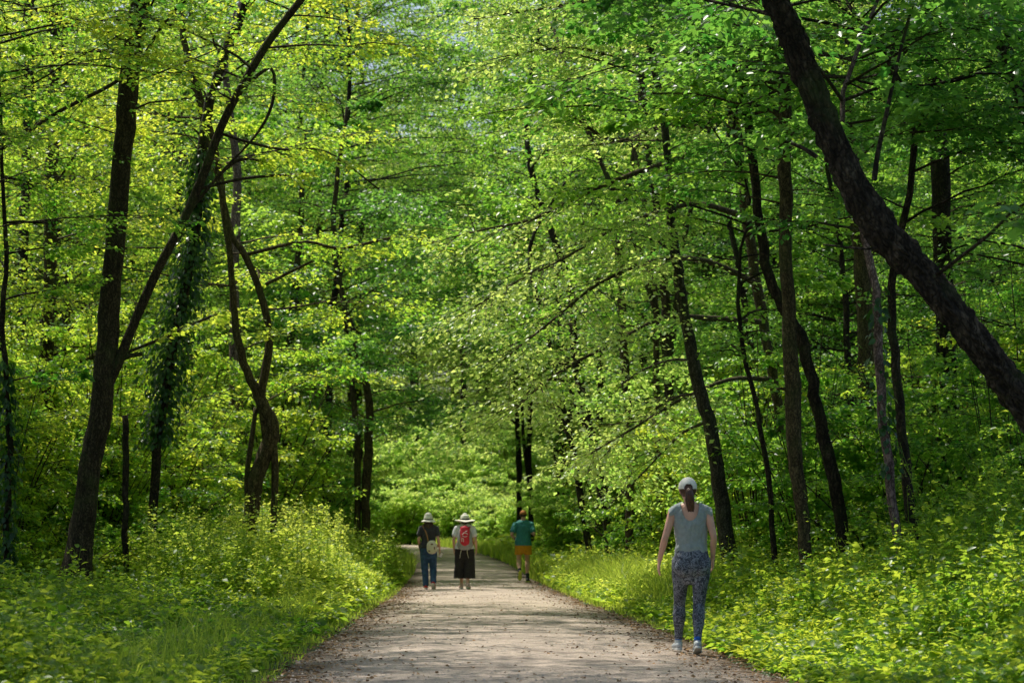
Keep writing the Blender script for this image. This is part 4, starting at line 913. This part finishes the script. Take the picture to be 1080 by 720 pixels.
def sole(name, an, dirv, pitch, s, mat, parent):
    an = np.array(an, float); f = nrm(np.array([dirv[0], dirv[1], 0.])); c, sn = math.cos(pitch), math.sin(pitch)
    F_ = f * c + np.array([0, 0, -1.]) * sn; U = np.array([0, 0, 1.]) * c + f * sn; sd = np.cross(f, [0, 0, 1.])
    bm = bmesh.new(); out = [(-.085, 0), (-.075, .027), (-.03, .036), (.04, .036), (.10, .048), (.15, .043), (.188, .022), (.198, 0), (.188, -.022), (.15, -.043), (.10, -.048), (.04, -.036), (-.03, -.036), (-.075, -.027)]
    lo = [bm.verts.new(an + F_ * a * s + sd * b * s + U * (-.094 if a < .12 else -.088) * s) for a, b in out]
    hi = [bm.verts.new(an + F_ * a * s * .98 + sd * b * s * .98 + U * (-.066 if a < .05 else -.072) * s) for a, b in out]
    bm.faces.new(lo[::-1]); bm.faces.new(hi)
    for i in range(len(out)): bm.faces.new((lo[i], lo[(i + 1) % len(out)], hi[(i + 1) % len(out)], hi[i]))
    bmesh.ops.recalc_face_normals(bm, faces=bm.faces)
    me = bpy.data.meshes.new(name); bm.to_mesh(me); bm.free(); me.materials.append(mat)
    o = link(bpy.data.objects.new(name, me), parent); b = o.modifiers.new('b', 'BEVEL'); b.width = .006; b.segments = 2
    return o

def torso(bm, rings, inf=0.0, lo=None, hi=None):
    """rings: (z, x, y, half width, half depth)"""
    rg = [q for q in rings if (lo is None or q[0] >= lo) and (hi is None or q[0] <= hi)]
    etube(bm, [(q[1], q[2], q[0]) for q in rg], [q[3] + inf for q in rg], [q[4] + inf for q in rg], n=26)

def arm(bm, sh, el, wr, r, inf=0.0, upto=1.0, flare=0.0):
    sh, el, wr = map(lambda q: np.array(q, float), (sh, el, wr))
    if upto <= .5:
        k = upto * 2
        P = [sh + (0, 0, .005), lerp(sh, el, .3 * k), lerp(sh, el, .7 * k), lerp(sh, el, k)]; g = [.052, .050, .047, .046]
        etube(bm, P, [x * r + inf + flare * i / 3 for i, x in enumerate(g)], n=16); return
    P = [sh + (0, 0, .005), lerp(sh, el, .3), lerp(sh, el, .65), el, lerp(el, wr, .25), lerp(el, wr, .6), wr]; g = [.052, .047, .041, .036, .037, .031, .024]
    etube(bm, P, [x * r + inf for x in g], n=16)

def yoke(b, sh, H, r, dy=.0):
    zt = H[-1][0]
    etube(b, [np.array(sh[0]) + (-.012, 0, -.004), np.array(sh[0]) * (.5, 1, 1) + (0, 0, (zt - sh[0][2]) * .42), (0, H[-1][2], zt - .028), np.array(sh[1]) * (.5, 1, 1) + (0, 0, (zt - sh[1][2]) * .42), np.array(sh[1]) + (.012, 0, -.004)], [r, r, r * .92, r, r], [r * 1.1, r * 1.25, r * 1.2, r * 1.25, r * 1.1], side=(0, 0, 1), n=18)

def pants_leg(bm, hip, kn, an, r0, r1, r2):
    hip, kn, an = map(lambda q: np.array(q, float), (hip, kn, an))
    etube(bm, [hip + (0, 0, .04), lerp(hip, kn, .5), kn, lerp(kn, an, .5), an], [r0, (r0 + r1) / 2, r1, (r1 + r2) / 2, r2], n=20)

def person(label, x, y, yaw=0.0, gz=None):
    return empty('person', (x, y, float(path_z(x, y)) if gz is None else gz), yaw, label, 'person')

# the woman in patterned leggings, walking away at the right border of the path
def woman_near():
    p = person('woman walking away in white cap, long ponytail, grey sleeveless top and patterned leggings', 1.775, 20.75)
    H = [(.74, 0, .0, .10, .08), (.80, 0, -.005, .166, .118), (.86, 0, -.012, .182, .128), (.93, .0, -.008, .170, .118), (1.00, .0, 0, .150, .10), (1.07, .0, .008, .135, .092), (1.16, -.005, .01, .142, .098),
         (1.27, -.008, .006, .160, .105), (1.36, -.01, -.004, .168, .092), (1.42, -.012, -.008, .135, .068), (1.455, -.014, -.004, .075, .055)]
    hipL, hipR = (-.095, .01, .86), (.095, -.01, .86)
    knL, anL = (-.108, .16, .485), (-.118, .20, .105); knR, anR = (.070, -.01, .475), (.035, -.225, .125)
    shL, elL, wrL = (-.180, -.005, 1.385), (-.262, -.035, 1.125), (-.312, .055, .905)
    shR, elR, wrR = (.165, -.005, 1.385), (.215, -.075, 1.14), (.215, .045, .925)
    hc = (-.028, .035, 1.600)
    b = bmesh.new(); torso(b, H); etube(b, [(-.014, -.012, 1.42), (-.02, .0, 1.48), (-.026, .018, 1.54)], [.060, .049, .050], [.055, .052, .055])
    etube(b, [(-.165, -.008, 1.385), (-.06, -.012, 1.43), (.035, -.012, 1.43), (.150, -.008, 1.385)], [.045, .045, .045, .045], [.04, .045, .045, .04], side=(0, 1, 0))
    head(b, hc, .225, .05, .12)
    leg(b, hipL, knL, anL, 1.0); leg(b, hipR, knR, anR, 1.0); foot(b, anL, (-.12, 1), 0, .95); foot(b, anR, (.05, 1), .30, .95)
    arm(b, shL, elL, wrL, .92); arm(b, shR, elR, wrR, .92)
    hand(b, wrL, (-.10, .12, -1), (1, .1, 0), (0, 1, .0), .95, .30); hand(b, wrR, (.03, .25, -1), (-1, .1, 0), (0, 1, 0), .95, .4)
    fuse('body', b, .0048, M['skin'], p, 2)
    b = bmesh.new(); torso(b, H, .010, .74, 1.08); leg(b, hipL, knL, anL, 1.02, .006); leg(b, hipR, knR, anR, 1.02, .006)
    for s in (-1, 1): ball(b, (s * .078, -.070, .845), (.092, .080, .10), 20)
    fuse('leggings', b, .007, M['leggings'], p, 3, cut=lambda c: c.z > 1.04 or (c.z < .125), wrinkle=.0022, wscale=14)
    HT = [(.985, 0, .0, .165, .112), (1.02, 0, .002, .166, .114), (1.07, .0, .006, .158, .112), (1.16, -.004, .008, .160, .112), (1.27, -.007, .004, .174, .116), (1.36, -.009, -.004, .182, .102), (1.42, -.012, -.008, .150, .078), (1.445, -.014, -.006, .09, .066)]
    b = bmesh.new(); torso(b, HT)
    etube(b, [(-.212, -.008, 1.362), (-.165, -.008, 1.395), (-.06, -.012, 1.438), (.035, -.012, 1.438), (.150, -.008, 1.395), (.196, -.008, 1.362)], [.060, .060, .054, .054, .060, .060], [.045, .05, .05, .05, .05, .045], side=(0, 1, 0))
    def neck(c):
        back = ((c.x + .016) / .088) ** 2 + ((c.z - 1.475) / .175) ** 2 < 1 and c.y < .0
        front = ((c.x + .016) / .085) ** 2 + ((c.z - 1.475) / .10) ** 2 < 1 and c.y >= .0
        return back or front or c.z < .985 + .006 * math.sin(c.x * 40) or abs(c.x + .008) > .218
    fuse('sleeveless_top', b, .0055, M['grey_tee'], p, 2, cut=neck, wrinkle=.011, wscale=12)
    # cap: crown, rear strap, peak
    b = bmesh.new(); ball(b, (hc[0], hc[1] - .008, hc[2] + .030), (.092, .110, .100), 28)
    hz = hc[2] + .018
    fuse('cap', b, .006, M['cap_white'], p, 1, cut=lambda c: c.z < hz - .01 or (((c.x - hc[0]) / .042) ** 2 + ((c.z - hz) / .040) ** 2 < 1 and c.y < hc[1]), shell=.004)
    b = bmesh.new(); etube(b, [(hc[0] - .07, hc[1] + .085, hz + .004), (hc[0], hc[1] + .155, hz + .012), (hc[0] + .07, hc[1] + .085, hz + .004)], [.030, .045, .030], [.004, .005, .004], side=(0, 1, 0))
    ball(b, (hc[0], hc[1] + .11, hz + .008), (.075, .07, .008), 20); capo = fuse('cap_peak', b, .005, M['cap_white'], p, 1)
    # hair and ponytail
    b = bmesh.new(); ball(b, (hc[0], hc[1] - .022, hc[2] + .008), (.084, .092, .092), 24)
    etube(b, [(hc[0], hc[1] - .095, hz - .005), (hc[0] + .004, hc[1] - .128, hz - .035), (hc[0] + .010, hc[1] - .125, hz - .10), (hc[0] + .014, hc[1] - .112, hz - .17), (hc[0] + .018, hc[1] - .105, hz - .225), (hc[0] + .012, hc[1] - .10, hz - .262)],
          [.022, .036, .046, .040, .026, .010], [.020, .030, .034, .030, .020, .008])
    for k in range(9):
        a = random.uniform(-.036, .04); etube(b, [(hc[0] + a * .5, hc[1] - .13, hz - .04), (hc[0] + a, hc[1] - .142, hz - .11), (hc[0] + .012 + a * .9, hc[1] - .128, hz - .18), (hc[0] + .016 + a * .6, hc[1] - .112, hz - .225 - random.uniform(0, .04))], [.007, .010, .009, .004], n=8)
    fuse('hair', b, .0048, M['hair'], p, 1, cut=lambda c: c.y > hc[1] + .055 and c.z < hc[2] + .05)
    for an, dv, pt, nm in ((anL, (-.12, 1), 0, 'shoe'), (anR, (.05, 1), .30, 'shoe')):
        b = bmesh.new(); foot(b, an, dv, pt, .93, .005); so2 = fuse('shoe', b, .005, M['shoe_grey'], p, 2, cut=lambda c, a=an: c.z > a[2] + .018, shell=.003)
        sole('sole', an, dv, pt, .93, M['shoe_sole'], so2)
        b = bmesh.new(); etube(b, [(an[0], an[1], an[2] + .022), (an[0], an[1], an[2] - .01)], [.037, .037], [.040, .040]); fuse('sock', b, .006, M['sock_blue'], p, 1)
woman_near()

def generic(p, female, H, hips, knees, ankles, shs, els, wrs, hc, hh, r, ar, feet, handv, curl=.35, neckr=.05):
    b = bmesh.new(); torso(b, H)
    nb = (hc[0], hc[1] - .03, hc[2] - .09); zt = H[-1][0]
    etube(b, [(H[-1][1], H[-1][2], zt - .03), lerp((H[-1][1], H[-1][2], zt), nb, .5), nb], [neckr * 1.15, neckr, neckr], n=16)
    etube(b, [np.array(shs[0]) + (0, 0, .0), (H[-1][1] - .06, H[-1][2], zt - .02), (H[-1][1] + .06, H[-1][2], zt - .02), np.array(shs[1])], [.046 * ar] * 4, [.043 * ar] * 4, side=(0, 1, 0))
    head(b, hc, hh)
    for i in (0, 1):
        leg(b, hips[i], knees[i], ankles[i], r); foot(b, ankles[i], feet[i][0], feet[i][1], .95)
        arm(b, shs[i], els[i], wrs[i], ar); hd = handv[i]; hand(b, wrs[i], hd[0], hd[1], hd[2], 1.0, curl)
    return fuse('body', b, .007, M['skin'], p, 2)

def shoes(p, ankles, feet, mat, solem, s=1.0):
    for an, (dv, pt) in zip(ankles, feet):
        b = bmesh.new(); foot(b, an, dv, pt, s, .006)
        so2 = fuse('shoe', b, .007, M[mat], p, 2, cut=lambda c, a=an: c.z > a[2] + .03); sole('sole', an, dv, pt, s, M[solem], so2)

def hat_brim(name, c, r0, r1, mat, parent, dip=.02, n=40, wav=.012, ph=0.):
    """a soft brim, wavier and lower towards its rim"""
    g = Geo(); V = []; K = 8
    for k in range(K):
        t = k / (K - 1); r = r0 + (r1 - r0) * t
        for i in range(n):
            a = i / n * 2 * math.pi
            V.append((c[0] + math.cos(a) * r, c[1] + math.sin(a) * r, c[2] - dip * t ** 1.4 + wav * t * math.sin(2 * a + ph) + .3 * wav * t * math.sin(5 * a)))
    f = [[k * n + i, k * n + (i + 1) % n, (k + 1) * n + (i + 1) % n, (k + 1) * n + i] for k in range(K - 1) for i in range(n)]
    g.add(V, f); o = g.obj(name, [mat], parent, smooth=True, tint=False); m = o.modifiers.new('t', 'SOLIDIFY'); m.thickness = .006
    return o

FEM = lambda w=1.0: [(.72, 0, 0, .095 * w, .08 * w), (.80, 0, -.005, .165 * w, .12 * w), (.86, 0, -.012, .178 * w, .13 * w), (.95, 0, -.004, .160 * w, .112 * w), (1.04, 0, 0, .140 * w, .10 * w), (1.15, 0, .004, .145 * w, .10 * w), (1.25, 0, .002, .155 * w, .102 * w), (1.32, 0, -.004, .160 * w, .09 * w), (1.37, 0, -.008, .120 * w, .068 * w), (1.40, 0, -.004, .07 * w, .052 * w)]

def woman_bag():
    p = person('woman walking away in white bucket hat, charcoal tee and blue jeans', -1.83, 45.9, .02)
    H = FEM(.98); hips = ((-.088, 0, .84), (.088, 0, .84)); kn = ((-.080, .05, .465), (.105, .06, .47)); an = ((-.055, .0, .105), (.115, -.27, .155))
    sh = ((-.165, 0, 1.33), (.165, 0, 1.33)); el = ((-.212, -.03, 1.08), (.215, -.04, 1.09)); wr = ((-.185, .09, .87), (.245, .06, .865)); hc = (-.005, .03, 1.50)
    ft = (((0, 1), 0), ((.1, 1), .62))
    generic(p, True, H, hips, kn, an, sh, el, wr, hc, .22, .86, .9, ft, (((.05, .2, -1), (1, 0, 0), (0, 1, 0)), ((.05, .15, -1), (-1, .2, 0), (0, 1, 0))))
    b = bmesh.new(); torso(b, H, .014, .72, 1.0)
    for i in (0, 1): pants_leg(b, hips[i], kn[i], (an[i][0], an[i][1], an[i][2] + .0), .104, .078, .064)
    fuse('jeans', b, .009, M['denim'], p, 2, cut=lambda c: c.z > .95 or c.z < .06 or (c.x > .03 and c.z < .14), wrinkle=.004, wscale=14)
    b = bmesh.new(); torso(b, [(.86, 0, -.008, .206, .158), (.92, 0, -.008, .200, .152), (.98, 0, -.004, .182, .134)] + [(q[0], q[1], q[2], q[3] + .018, q[4] + .02) for q in H[4:-1]])
    for i in (0, 1): arm(b, sh[i], el[i], wr[i], .95, .009, .27, .012)
    yoke(b, sh, H, .052)
    fuse('t_shirt', b, .008, M['black_tee'], p, 3, cut=lambda c: c.z < .895 or (c.x ** 2 + (c.y + .0) ** 2 < .062 ** 2 and c.z > 1.375), wrinkle=.013, wscale=10)
    b = bmesh.new(); ball(b, (hc[0], hc[1] - .02, hc[2] - .005), (.088, .098, .10), 22)
    for k in range(16):
        a = -math.pi * (.12 + .76 * k / 15); c0 = (hc[0] + math.cos(a) * .075, hc[1] - .02 + math.sin(a) * .082, hc[2] - .02)
        dx = random.uniform(-.015, .015); etube(b, [c0, (c0[0] + math.cos(a) * .018 + dx, c0[1] - .02, c0[2] - .09), (c0[0] * .8 + dx, c0[1] - .02, c0[2] - .15 - random.uniform(0, .06))], [.022, .022, .008], n=8)
    fuse('hair', b, .007, M['hair_dark'], p, 1, cut=lambda c: c.y > hc[1] + .05 and c.z < hc[2] + .05)
    b = bmesh.new(); etube(b, [(hc[0], hc[1] - .01, hc[2] + .01), (hc[0], hc[1] - .01, hc[2] + .06), (hc[0], hc[1] - .01, hc[2] + .112)], [.103, .098, .080], [.116, .110, .09], n=24)
    ht = fuse('bucket_hat', b, .007, M['hat_white'], p, 1, cut=lambda c: c.z < hc[2] + .004, shell=.004)
    hat_brim('brim', (hc[0], hc[1] - .01, hc[2] + .012), .100, .158, M['hat_white'], ht, .045, wav=.004)
    b = bmesh.new(); etube(b, [(hc[0], hc[1] - .01, hc[2] + .010), (hc[0], hc[1] - .01, hc[2] + .030)], [.107, .1065], [.120, .119], n=24); fuse('hat_band', b, .006, M['hat_band'], ht, 0, cut=lambda c: not (hc[2] + .008 < c.z < hc[2] + .034))
    shoes(p, an, ft, 'shoe_red', 'shoe_sole', .98)
    # shoulder bag hanging on her back at the right hip
    z0 = p.location.z; X, Y = p.location.x, p.location.y
    q = empty('shoulder_bag', (X + .085, Y - .20, z0 + .93), 0, 'round cream shoulder bag with brown patches on the back of the woman in jeans', 'bag')
    b = bmesh.new(); etube(b, [(0, 0, -.13), (0, -.008, -.10), (0, -.012, -.02), (0, -.008, .06), (0, 0, .115)], [.075, .105, .115, .108, .07], [.03, .046, .052, .045, .028], n=24)
    fuse('bag_body', b, .006, M['cream_bag'], q, 2, wrinkle=.004, wscale=12)
    b = bmesh.new(); ball(b, (-.045, -.040, -.085), (.038, .014, .022), 14); ball(b, (.05, -.050, -.03), (.022, .012, .04), 14); ball(b, (.0, -.056, .055), (.030, .01, .016), 14); ball(b, (.055, -.035, -.095), (.028, .012, .018), 14)
    fuse('brown_patch', b, .005, M['brown_patch'], q, 1)
    b = bmesh.new(); etube(b, [(-.075, .02, .07), (-.10, .035, .20), (-.145, .085, .335), (-.195, .13, .425), (-.215, .20, .475), (-.20, .28, .42), (-.10, .34, .25), (.06, .34, .05), (.12, .22, -.0), (.115, .07, .03), (.09, .02, .06)], [.016] * 11, [.004] * 11, side=(1, 0, 0), n=8)
    fuse('strap', b, .005, M['tan_strap'], q, 1)
    q = empty('phone', (X + wr[1][0] + .03, Y + wr[1][1] + .0, z0 + wr[1][2] - .115), 0, 'small black phone held in the right hand of the woman in jeans', 'phone')
    b = bmesh.new(); bmesh.ops.create_cube(b, size=1)
    for v in b.verts: v.co = Vector((v.co.x * .065, v.co.y * .010, v.co.z * .12))
    bmesh.ops.bevel(b, geom=b.edges[:], offset=.004, segments=2, affect='EDGES'); me = bpy.data.meshes.new('case'); b.to_mesh(me); b.free(); me.materials.append(M['phone'])
    o = link(bpy.data.objects.new('case', me), q); o.rotation_euler = (.2, .5, .2)
    b = bmesh.new(); bmesh.ops.create_cube(b, size=1)
    for v in b.verts: v.co = Vector((v.co.x * .055, v.co.y * .002 - .0065, v.co.z * .105))
    me = bpy.data.meshes.new('screen'); b.to_mesh(me); b.free(); me.materials.append(M['white_print']); o = link(bpy.data.objects.new('screen', me), q); o.rotation_euler = (.2, .5, .2)
woman_bag()

def woman_pack():
    p = person('woman walking away in wide-brimmed cream sun hat, white tee and loose black cropped trousers', -1.03, 45.6, -.02)
    H = FEM(1.06); hips = ((-.09, 0, .83), (.09, 0, .83)); kn = ((-.075, .10, .46), (.075, .02, .46)); an = ((-.07, .10, .105), (.075, -.16, .115))
    sh = ((-.175, 0, 1.315), (.175, 0, 1.315)); el = ((-.235, -.03, 1.08), (.235, -.04, 1.08)); wr = ((-.235, .07, .88), (.25, .10, .88)); hc = (.005, .03, 1.475)
    ft = (((-.15, 1), 0), ((.15, 1), .12))
    generic(p, True, [(q[0] - .01, *q[1:]) for q in H], hips, kn, an, sh, el, wr, hc, .22, .92, .95, ft, (((0, .2, -1), (1, 0, 0), (0, 1, 0)), ((.0, .2, -1), (-1, 0, 0), (0, 1, 0))))
    b = bmesh.new(); torso(b, H, .018, .72, 1.0)
    etube(b, [(-.09, .01, .86), (-.105, .04, .6), (-.115, .06, .38), (-.12, .07, .22)], [.12, .118, .118, .122], [.13, .12, .125, .13], n=24)
    etube(b, [(.09, -.01, .86), (.108, 0, .6), (.115, -.03, .38), (.12, -.05, .22)], [.12, .118, .118, .122], [.13, .12, .125, .13], n=24)
    fuse('cropped_trousers', b, .009, M['black_cloth'], p, 2, cut=lambda c: c.z > .94 or c.z < .235 + .004 * math.sin(c.x * 30), wrinkle=.009, wscale=8, shell=.004)
    b = bmesh.new(); torso(b, [(.84, 0, -.008, .218, .168), (.90, 0, -.008, .210, .16), (.97, 0, -.004, .192, .14)] + [(q[0] - .01, q[1], q[2], q[3] + .018, q[4] + .02) for q in H[4:-1]])
    for i in (0, 1): arm(b, sh[i], el[i], wr[i], 1.0, .010, .28, .016)
    yoke(b, sh, H, .055)
    fuse('t_shirt', b, .008, M['white_tee'], p, 3, cut=lambda c: c.z < .875 or (c.x ** 2 + c.y ** 2 < .062 ** 2 and c.z > 1.365), wrinkle=.013, wscale=10)
    b = bmesh.new(); ball(b, (hc[0], hc[1] - .02, hc[2] - .005), (.084, .094, .098), 22); etube(b, [(hc[0], hc[1] - .07, hc[2] - .03), (hc[0], hc[1] - .085, hc[2] - .09), (hc[0], hc[1] - .075, hc[2] - .13)], [.05, .05, .02], [.03, .03, .015])
    fuse('hair', b, .007, M['hair_dark'], p, 1, cut=lambda c: c.y > hc[1] + .05 and c.z < hc[2] + .05)
    b = bmesh.new(); etube(b, [(hc[0], hc[1] - .01, hc[2] + .02), (hc[0], hc[1] - .01, hc[2] + .07), (hc[0], hc[1] - .01, hc[2] + .125), (hc[0], hc[1] - .01, hc[2] + .14)], [.105, .10, .082, .05], [.118, .112, .09, .055], n=24)
    ht = fuse('sun_hat', b, .007, M['hat_white'], p, 1, cut=lambda c: c.z < hc[2] + .014, shell=.004)
    hat_brim('brim', (hc[0], hc[1] - .01, hc[2] + .022), .100, .222, M['hat_white'], ht, .022, wav=.020, ph=1.2)
    b = bmesh.new(); etube(b, [(hc[0], hc[1] - .01, hc[2] + .015), (hc[0], hc[1] - .01, hc[2] + .055)], [.109, .106], [.122, .118], n=24); fuse('hat_band', b, .006, M['hat_band'], ht, 0, cut=lambda c: not (hc[2] + .024 < c.z < hc[2] + .058))
    shoes(p, an, ft, 'shoe_pink', 'shoe_sole', .98)
    z0 = p.location.z; X, Y = p.location.x, p.location.y
    q = empty('backpack', (X + .01, Y - .19, z0 + 1.13), 0, 'red and grey hiking backpack worn by the woman in the sun hat', 'backpack')
    b = bmesh.new(); etube(b, [(0, .02, -.24), (0, .0, -.21), (0, -.015, -.10), (0, -.01, .05), (0, .0, .15), (0, .02, .20)], [.13, .165, .165, .150, .125, .08], [.05, .085, .10, .09, .07, .045], n=26)
    bd = fuse('pack_body', b, .008, M['grey_pack'], q, 3, wrinkle=.004, wscale=10)
    b = bmesh.new(); etube(b, [(0, -.03, -.19), (0, -.065, -.12), (0, -.07, -.0), (0, -.050, .10), (0, -.015, .19), (0, .01, .215)], [.075, .11, .105, .108, .10, .06], [.05, .065, .062, .06, .06, .04], n=24)
    fuse('front_panel', b, .007, M['red_pack'], q, 2, wrinkle=.004, wscale=14)
    b = bmesh.new()
    for s in ([(-.055, -.128, .05), (-.02, -.118, .09), (.03, -.118, .085), (.06, -.122, .06)], [(-.05, -.125, .03), (0, -.130, .005), (.05, -.125, .02)], [(-.06, -.135, -.02), (-.068, -.135, -.09)], [(-.03, -.14, -.03), (-.03, -.14, -.10)], [(-.03, -.125, -.165), (.03, -.125, -.165)], [(.0, -.112, .115), (.045, -.11, .13)]):
        etube(b, s, .007, n=8)
    fuse('printed_trim', b, .004, M['white_print'], q, 1)
    for s in (-1, 1):
        b = bmesh.new(); etube(b, [(s * .075, .04, .17), (s * .10, .13, .225), (s * .115, .22, .235), (s * .13, .30, .14), (s * .15, .31, -.02), (s * .17, .20, -.14), (s * .15, .06, -.18)], [.024] * 7, [.008] * 7, n=10); fuse('shoulder_strap', b, .006, M['red_pack'], q, 1)
        b = bmesh.new(); etube(b, [(s * .06, -.02, -.24), (s * .07 - .02, -.03, -.33), (s * .08 - (.03 if s < 0 else 0), -.01, -.45)], [.007, .006, .005], n=8); fuse('hanging_strap', b, .004, M['cream_bag'], q, 0)
woman_pack()

def jogger():
    p = person('man jogging away in orange cap, teal t-shirt, mustard shorts and black socks', .285, 53.2, -.04)
    s = 1.0
    H = [(.82, 0, 0, .11, .09), (.90, 0, -.01, .165, .125), (.97, 0, -.008, .178, .13), (1.06, 0, 0, .165, .118), (1.18, 0, .008, .165, .118), (1.32, 0, .014, .185, .122), (1.43, 0, .014, .200, .112), (1.50, 0, .012, .165, .085), (1.54, 0, .016, .08, .065)]
    hips = ((-.10, 0, .96), (.10, 0, .96)); kn = ((-.115, .07, .545), (.10, .20, .57)); an = ((-.055, -.33, .34), (.115, .06, .11))
    an = ((-.075, -.30, .27), (.105, .04, .105))
    sh = ((-.205, .01, 1.455), (.205, .01, 1.455)); el = ((-.285, -.11, 1.21), (.275, -.10, 1.22)); wr = ((-.245, .10, 1.12), (.255, .13, 1.24)); hc = (.0, .075, 1.70)
    ft = (((-.1, 1), 1.0), ((.12, 1), .0))
    generic(p, False, H, hips, kn, an, sh, el, wr, hc, .235, 1.08, 1.15, ft, (((.3, 1, -.2), (1, -.2, -.2), (0, 0, 1)), ((-.2, 1, .1), (-1, -.2, 0), (0, 0, 1))), 1.1, .060)
    b = bmesh.new(); torso(b, H, .016, .82, 1.12)
    etube(b, [(-.10, 0, .95), (-.108, .02, .82), (-.115, .045, .70)], [.112, .106, .102], [.125, .12, .115], n=22); etube(b, [(.10, 0, .95), (.110, .05, .82), (.118, .11, .71)], [.112, .106, .102], [.125, .12, .115], n=22)
    fuse('shorts', b, .009, M['mustard'], p, 3, cut=lambda c: c.z > 1.0 or c.z < .69, wrinkle=.008, wscale=10, shell=.004)
    b = bmesh.new(); torso(b, [(.88, 0, -.005, .214, .168), (.96, 0, -.006, .212, .166), (1.06, 0, 0, .202, .150)] + [(q[0], q[1], q[2], q[3] + .018, q[4] + .02) for q in H[4:-1]])
    for i in (0, 1): arm(b, sh[i], el[i], wr[i], 1.1, .009, .33, .016)
    yoke(b, sh, H, .062)
    fuse('t_shirt', b, .009, M['teal_tee'], p, 3, cut=lambda c: c.z < .925 or (c.x ** 2 + (c.y - .02) ** 2 < .07 ** 2 and c.z > 1.52), wrinkle=.014, wscale=9)
    b = bmesh.new(); ball(b, (hc[0], hc[1] - .022, hc[2] - .0), (.084, .096, .092), 22); fuse('hair', b, .007, M['hair_dark'], p, 1, cut=lambda c: (c.y > hc[1] + .03 and c.z < hc[2] + .06) or c.z < hc[2] - .05)
    b = bmesh.new(); ball(b, (hc[0], hc[1] - .008, hc[2] + .03), (.094, .112, .098), 26); cp = fuse('cap', b, .007, M['cap_orange'], p, 1, cut=lambda c: c.z < hc[2] + .018, shell=.004)
    b = bmesh.new(); ball(b, (hc[0], hc[1] + .12, hc[2] + .028), (.072, .07, .009), 18); fuse('cap_peak', b, .006, M['cap_orange'], p, 1)
    for a_, k_ in zip(an, kn):
        b = bmesh.new(); etube(b, [lerp(a_, k_, .0), lerp(a_, k_, .22)], [.046, .047], n=16); fuse('sock', b, .007, M['sock'], p, 1)
    shoes(p, an, ft, 'shoe_black', 'sole_lime', 1.06)
jogger()
#PEOPLE-END

# ------------------------------------------------------------------ light, camera
SUN_AZ, SUN_EL = -38.0, 63.0      # degrees: azimuth from +Y towards +X, elevation
w = bpy.data.worlds.new('World'); SC.world = w; w.use_nodes = True
nt = w.node_tree; bg = nt.nodes['Background']
sky = nt.nodes.new('ShaderNodeTexSky'); sky.sky_type = 'NISHITA'; sky.sun_disc = False
sky.sun_elevation = math.radians(SUN_EL); sky.sun_rotation = math.radians(SUN_AZ); sky.air_density = 1.2; sky.dust_density = 3.0
nt.links.new(sky.outputs[0], bg.inputs[0]); bg.inputs[1].default_value = .15
sl = bpy.data.lights.new('sun', 'SUN'); sl.energy = 5.0; sl.angle = math.radians(.42); sl.color = (1, .95, .83)
so = bpy.data.objects.new('sun', sl); COL.objects.link(so)
a, e = math.radians(SUN_AZ), math.radians(SUN_EL)
sdir = Vector((math.sin(a) * math.cos(e), math.cos(a) * math.cos(e), math.sin(e)))
so.rotation_euler = sdir.to_track_quat('Z', 'Y').to_euler(); so.location = sdir * 60
cam = bpy.data.cameras.new('camera'); co = bpy.data.objects.new('camera', cam); COL.objects.link(co)
co.location = (0, 0, CAMH); co.rotation_euler = (math.pi / 2 + PITCH, 0, 0)
cam.sensor_width = 36; cam.lens = F / 1080 * 36; cam.clip_end = 3000; cam.clip_start = .1
cam.dof.use_dof = True; cam.dof.focus_distance = 24; cam.dof.aperture_fstop = 3.2
SC.camera = co
SC.render.resolution_x = 1024; SC.render.resolution_y = 682
SC.view_settings.view_transform = 'Standard'; SC.view_settings.look = 'None'; SC.view_settings.exposure = 0; SC.view_settings.gamma = 1
cy = SC.cycles; cy.max_bounces = 11; cy.diffuse_bounces = 9; cy.glossy_bounces = 2; cy.transmission_bounces = 6; cy.transparent_max_bounces = 4
cy.use_denoising = True; cy.use_adaptive_sampling = True; cy.adaptive_threshold = .02; cy.sample_clamp_indirect = 6
